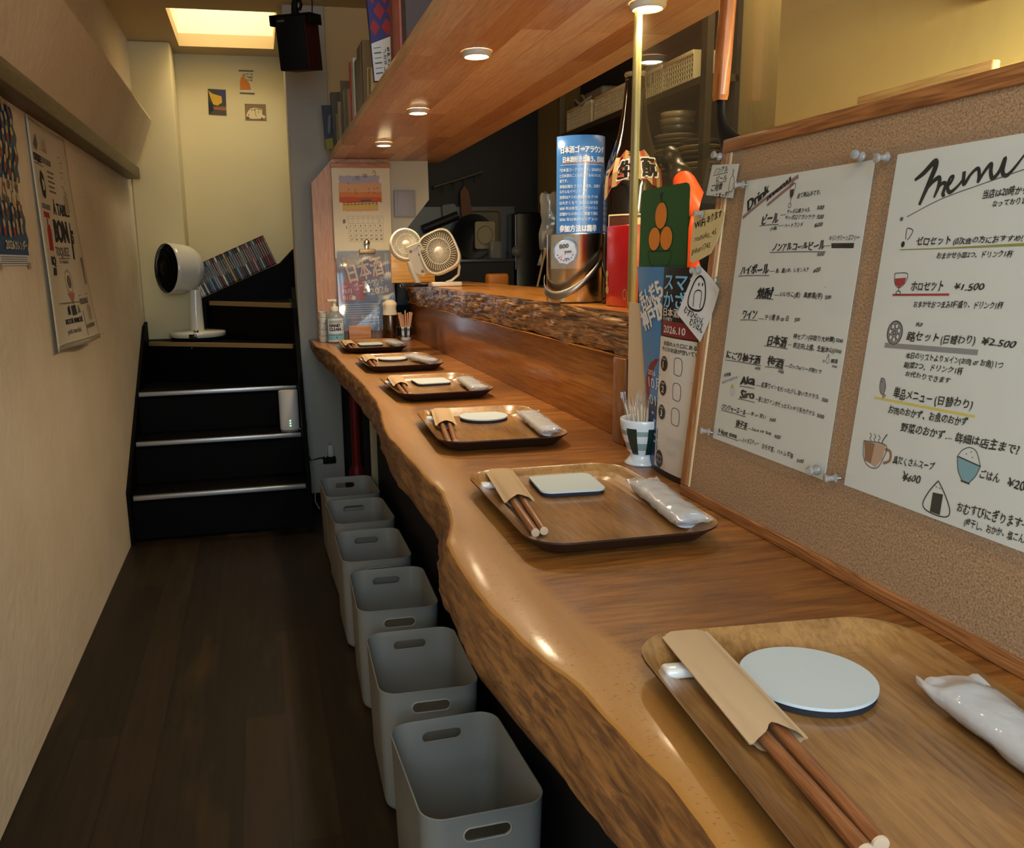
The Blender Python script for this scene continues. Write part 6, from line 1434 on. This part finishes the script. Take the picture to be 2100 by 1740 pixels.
for s, x in (('本屋大賞', .034), ('ノミネート', .025)):
    for q, ch in enumerate(s): mb.text(ch if ch != 'ー' else '|', x, .058 - .0125 * q + .004 * (x > .03), x + (.008 if ch != 'ー' else .0015), None, .0095, 1, .0014, 2)
for q in range(6): mb.stroke([(.004, .070 - .011 * q), (.021, .0715 - .011 * q)], .003 if q % 2 else .0015, .0012, 3)
for q in range(3): mb.stroke([(.046 + .007 * q, .058), (.047 + .007 * q, .026)], .0028 if q == 0 else .0016, .0012, 3)
mb.build('paper_band', [M_white, mat('seal_red', (172, 34, 24), rough=.5), M_ink, M_ink2], aw, RX(90))
book('brown_book', 'tall red brown book right after the award book', .304, .40, 1.860, 1.900, ZB, .28, (134, 72, 54))
book('pink_book', 'tall salmon pink book beside the red brown one', .306, .40, 1.790, 1.850, ZB, .28, (198, 116, 104))
book('slate_book', 'tall slate grey book at the end of the row', .308, .40, 1.725, 1.775, ZB, .27, (82, 74, 78), RX(-3))

# ------------------------------------------------------------------ kitchen behind the ledge
ku = thing('kitchen_shelf_unit', 'dark shelf unit on the kitchen side wall', 'shelf', (1.24, 2.8, 0))
Mk = T(-1.24, -2.8, 0)
M_unit = mat('unit_dark', (58, 50, 38), rough=.6); M_unit2 = mat('unit_olive', (96, 82, 56), rough=.6)
MB().box(1.195, 1.215, 3.335, 3.36, 0, 1.93, 0, Mk).build('upright', M_unit2, ku); MB().box(1.195, 1.215, 2.195, 2.225, 0, 1.93, 0, Mk).build('upright', M_unit, ku)
MB().box(1.20, 1.295, 2.20, 3.35, 1.455, 1.473, 0, Mk).build('board', M_unit, ku); MB().box(1.20, 1.295, 2.20, 3.35, 1.205, 1.222, 0, Mk).build('board', M_unit, ku)
MB().box(1.285, 1.298, 2.20, 3.35, 0.9, 1.9, 0, Mk).build('back_board', mat('unit_back', (36, 32, 28), rough=.7), ku)
M_bask = mat('basket_cream', (226, 208, 160), rough=.5)
def basket(y0, y1, label):
    t = thing('plastic_basket', label, 'basket', (1.205, (y0 + y1) / 2, 1.4735), group='cream baskets on the kitchen shelf')
    L = (y1 - y0) / 2; H = .078; D = .075
    mb = MB(); n = max(6, int(L * 2 / .013))
    for y in range(n + 1): mb.box(-.0015, .0015, -L + 2 * L * y / n - .0022, -L + 2 * L * y / n + .0022, .004, H - .006)
    for z in (.006, .019, .032, .045, .058): mb.box(-.0016, .0016, -L, L, z - .002, z + .002)
    mb.rbox(-.004, .003, -L - .002, L + .002, H - .012, H, .0015).box(-.002, .002, -L, L, 0, .006)
    mb.build('front', M_bask, t)
    MB().box(0, D, -L, -L + .003, 0, H).box(0, D, L - .003, L, 0, H).box(D - .003, D, -L, L, 0, H).box(0, D, -L, L, 0, .003).build('body', M_bask, t)
    MB().rbox(.006, D - .006, -L + .006, L - .006, .004, H - .016, .006).build('shade_filler', mat('basket_shade', (44, 36, 28), rough=.7), t)  # dark filler block stands in for the shade inside the basket
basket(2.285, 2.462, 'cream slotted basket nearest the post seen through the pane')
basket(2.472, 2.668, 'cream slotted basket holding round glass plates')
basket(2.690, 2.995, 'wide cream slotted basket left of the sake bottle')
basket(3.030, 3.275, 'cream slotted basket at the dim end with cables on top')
M_gl_ = mat('plate_glass', (150, 150, 130), rough=.1, alpha=.5, spec=.8)
for k, (y, r) in enumerate(((2.60, .052), (2.565, .050), (2.535, .046))):
    o = MB().lathe([(0, -.002), (r, -.002), (r + .001, .0015), (r * .6, .003), (0, .003)], 36).build('glass_plate', M_gl_, None, T(1.245, y, 1.4735 + .004 + r) @ RZ(12) @ RX(84)); tag(o, 'round glass plate standing in the second cream basket', 'plate', 'glass plates in the basket')
o = MB().tube([(1.22, 3.23, 1.548), (1.20, 3.20, 1.575), (1.19, 3.15, 1.57), (1.192, 3.10, 1.545), (1.21, 3.07, 1.562), (1.23, 3.04, 1.575)], .006, 8).tube([(1.23, 3.20, 1.55), (1.215, 3.16, 1.585), (1.205, 3.12, 1.580), (1.21, 3.09, 1.552)], .005, 8).build('cable_bundle', mat('cable_grey', (150, 138, 110), rough=.5)); tag(o, 'bundle of pale cables lying on the dim end basket', 'cable')
o = MB().rbox(1.215, 1.29, 2.96, 3.25, 1.552, 1.588, .012, 0, None, 3).build('folded_bag', mat('bag_grey', (128, 116, 92), rough=.6)); tag(o, 'folded grey bag on top of the dim end basket', 'bag')
M_pl = [mat('plate_dark', (70, 66, 58), rough=.3), mat('plate_mid', (112, 98, 70), rough=.3), mat('plate_pale', (150, 134, 100), rough=.3)]
pm = {}
for k in range(12):
    bowl = k >= 9; z = 1.2225 + .0135 * min(k, 9) + .019 * max(0, k - 9)
    key = (bowl, k % 3)
    prof_ = [(0, 0), (.03, 0), (.048, .010), (.050, .024), (.047, .024), (.044, .012), (0, .006)] if bowl else [(0, 0), (.035, 0), (.062, .009), (.064, .012), (.060, .0125), (.034, .005), (0, .005)]
    if key not in pm: o = MB().lathe(prof_, 36).build('bowl' if bowl else 'plate', M_pl[k % 3]); pm[key] = o.data
    else: o = bpy.data.objects.new('bowl' if bowl else 'plate', pm[key]); COL.objects.link(o)
    o.location = (1.222 + .003 * (k % 2), 2.405, z)
    tag(o, ('small dark bowl, %s from the top of the crockery stack on the kitchen shelf' % ORD[11 - k]) if bowl else ('flat plate, %s from the bottom of the crockery stack on the kitchen shelf' % ORD[k]), 'bowl' if bowl else 'plate', 'crockery stack')
for k in range(6):
    o = bpy.data.objects.new('plate', pm[(False, (k + 1) % 3)]); COL.objects.link(o); o.location = (1.226, 2.268, 1.2225 + .015 * k); o.scale = (.9, .9, 1.1)
    tag(o, 'flat plate, %s from the bottom of the low stack by the shelf post' % ORD[k], 'plate', 'low plate stack')
# back wall of the kitchen, in the dark
M_st2 = mat('kitchen_steel', (110, 116, 122), rough=.35, metal=.7)
MB_ = lambda: MB()
wp = MB().box(.62, 1.18, 3.905, 3.918, .80, 1.235).build('splash_panel', mat('splash_steel', (92, 96, 102), rough=.4, metal=.5)); tag(wp, 'dull steel splash panel on the back wall of the dark kitchen', 'panel')
rl = thing('utensil_rail', 'thin rail with dark hooks along the back wall of the kitchen', 'rail', (.92, 3.88, 1.35))
rbar = MB().tube([(-.12, .0, -.03), (.10, 0, .035)], .006, 10).build('bar', mat('rail_dull', (96, 88, 72), rough=.5, metal=.4), rl); MB().box(-.125, -.115, 0, .038, -.036, -.024).box(.095, .105, 0, .038, .028, .042).build('end_bracket', M_unit, rl)
for k in range(4): MB().tube([(-.08 + .05 * k, 0, -.018 + .015 * k), (-.08 + .05 * k, -.012, -.035 + .015 * k), (-.08 + .05 * k, -.006, -.055 + .015 * k)], .003, 8).build('hook', M_unit, rbar)
sc_ = MB().prism([(-.025, 0), (.028, .01), (.020, .11), (.004, .135), (-.018, .11)], 0, .012).build('chopping_board', mat('board_brown', (110, 70, 40), rough=.6), None, frame_mtx((.945, 3.878, 1.19), (1, 0, 0), (0, 0, 1)) @ RZ(6)); tag(sc_, 'small brown chopping board hanging under the kitchen rail', 'board')
gb = MB().prism(rrect(-.034, .030, -.035, .030, .012), 0, .010).build('grey_board', mat('board_grey', (112, 118, 116), rough=.5), None, frame_mtx((.868, 3.885, 1.215), (1, 0, .12), (-.1, 0, 1))); tag(gb, 'grey rounded cutting board hanging left of the brown one', 'board')
bar = MB().tube([(.74, 3.86, 1.135), (.90, 3.86, 1.195)], .020, 14).build('dark_duct', mat('duct_dark', (30, 28, 26), rough=.5)); tag(bar, 'dark slanting pipe behind the little fans', 'pipe')
ty = thing('roasting_tray', 'large pale rimmed tray standing on the kitchen back counter', 'tray', frame_mtx((0, 0, 0), (1, 0, 0), (0, 0, 1)).translation, M=frame_mtx((1.025, 3.885, 1.105), (1, 0, 0), (0, -.05, 1)))
mb = MB(); loft(mb, [[(x, y, z) for x, y in rrect(-a, a, -b, b, .014)] for a, b, z in ((.085, .118, 0), (.085, .118, .012), (.078, .111, .013), (.070, .103, .003))]); mb.poly([(x, y, .003) for x, y in rrect(-.070, .070, -.103, .103, .012)]); mb.poly([(x, y, 0) for x, y in rrect(-.085, .085, -.118, .118, .014)][::-1]); mb.build('dish', mat('tray_putty', (112, 104, 84), rough=.5), ty)
wk = MB().lathe([(0, 0), (.06, .004), (.098, .022), (.100, .022), (.062, .001), (0, -.003)], 40).build('wok', mat('wok_black', (16, 16, 16), rough=.4), None, frame_mtx((.962, 3.845, 1.10), (1, 0, 0), (0, -.05, 1))); tag(wk, 'black wok leaning against the pale rimmed tray', 'wok')
sw = thing('square_lid', 'cream square lid with a round groove in front of the black wok', 'lid', M=frame_mtx((1.012, 3.815, 1.105), (1, 0, 0), (0, -.05, 1)))
MB().prism(rrect(-.046, .046, -.060, .060, .010), 0, .012).build('plate', mat('lid_cream', (168, 154, 120), rough=.5), sw); MB().tube([(.036 * math.cos(R(k)), .040 * math.sin(R(k)), .012) for k in range(0, 360, 10)], .0016, 6, 0, None, True).build('groove', mat('lid_line', (110, 98, 72), rough=.6), sw)
fg = thing('black_oven', 'tall black oven unit at the right of the kitchen back wall', 'oven', (1.195, 3.80, 0))
MB().rbox(-.052, .095, -.04, .10, 0, 1.20, .006).build('body', mat('oven_black', (10, 10, 10), rough=.3), fg); MB().tube([(-.056, -.052, .95), (-.056, -.052, 1.19)], .006, 10).build('handle', M_st2, fg); MB().lathe([(0, 0), (.024, 0), (.026, .02), (0, .022)], 24).build('dial', mat('dial_grey', (120, 116, 106), rough=.4), fg, T(-.050, -.041, 1.03) @ RX(90))
bc2 = thing('back_counter', 'low dark worktop along the kitchen back wall', 'worktop', (.85, 3.78, 0))
MB().box(-.18, .26, -.10, .13, 0, .985).build('cabinet', mat('cabinet_dark', (34, 32, 30), rough=.6), bc2); MB().rbox(-.19, .262, -.11, .13, .9855, 1.0, .003).build('top', M_st2, bc2)
cl_ = MB().rbox(-.028, .028, -.02, .02, 0, .075, .008, 0, None, 3).build('clear_container', mat('container_haze', (150, 150, 140), rough=.2, alpha=.5), None, T(1.03, 3.70, 1.0005)); tag(cl_, 'hazy clear container on the kitchen worktop', 'container')
ct_ = MB().rbox(-.040, .040, -.03, .03, 0, .05, .010, 0, None, 3).build('orange_tub', mat('tub_orange', (176, 104, 34), rough=.4), None, T(.90, 3.10, .9)); 
ct_.location = (.88, 3.14, .895); tag(ct_, 'orange plastic tub on the kitchen sink edge behind the ledge', 'tub')
se = MB().rbox(.81, 1.15, 2.2, 3.24, .86, .894, .004).build('sink_counter', M_st2); tag(se, 'dull steel sink counter behind the serving ledge', 'counter')
MB().box(.82, 1.14, 2.22, 3.22, 0, .8595).build('cabinet', mat('cabinet_dark'), se, None)
for k, (x, y, rz, nm, cc) in enumerate(((1.02, 3.08, 8, 'wooden', (170, 136, 84)), (1.10, 2.98, 16, 'steel', (150, 148, 140)))):
    o = MB().tube([(0, 0, 0), (0, 0, .10), (0, 0, .145)], [.004, .004, .009], 10).build('spatula', mat('spatula_' + nm, cc, rough=.5), None, T(x, y, .8945) @ RZ(rz) @ RY(14)); tag(o, '%s spatula standing in the dark behind the ledge' % nm, 'spatula')
ds = MB().rbox(.86, .995, .30, 1.06, 1.332, 1.358, .003).build('wall_shelf', M_unit); tag(ds, 'dark shelf edge on the yellow wall above the cork board', 'shelf')
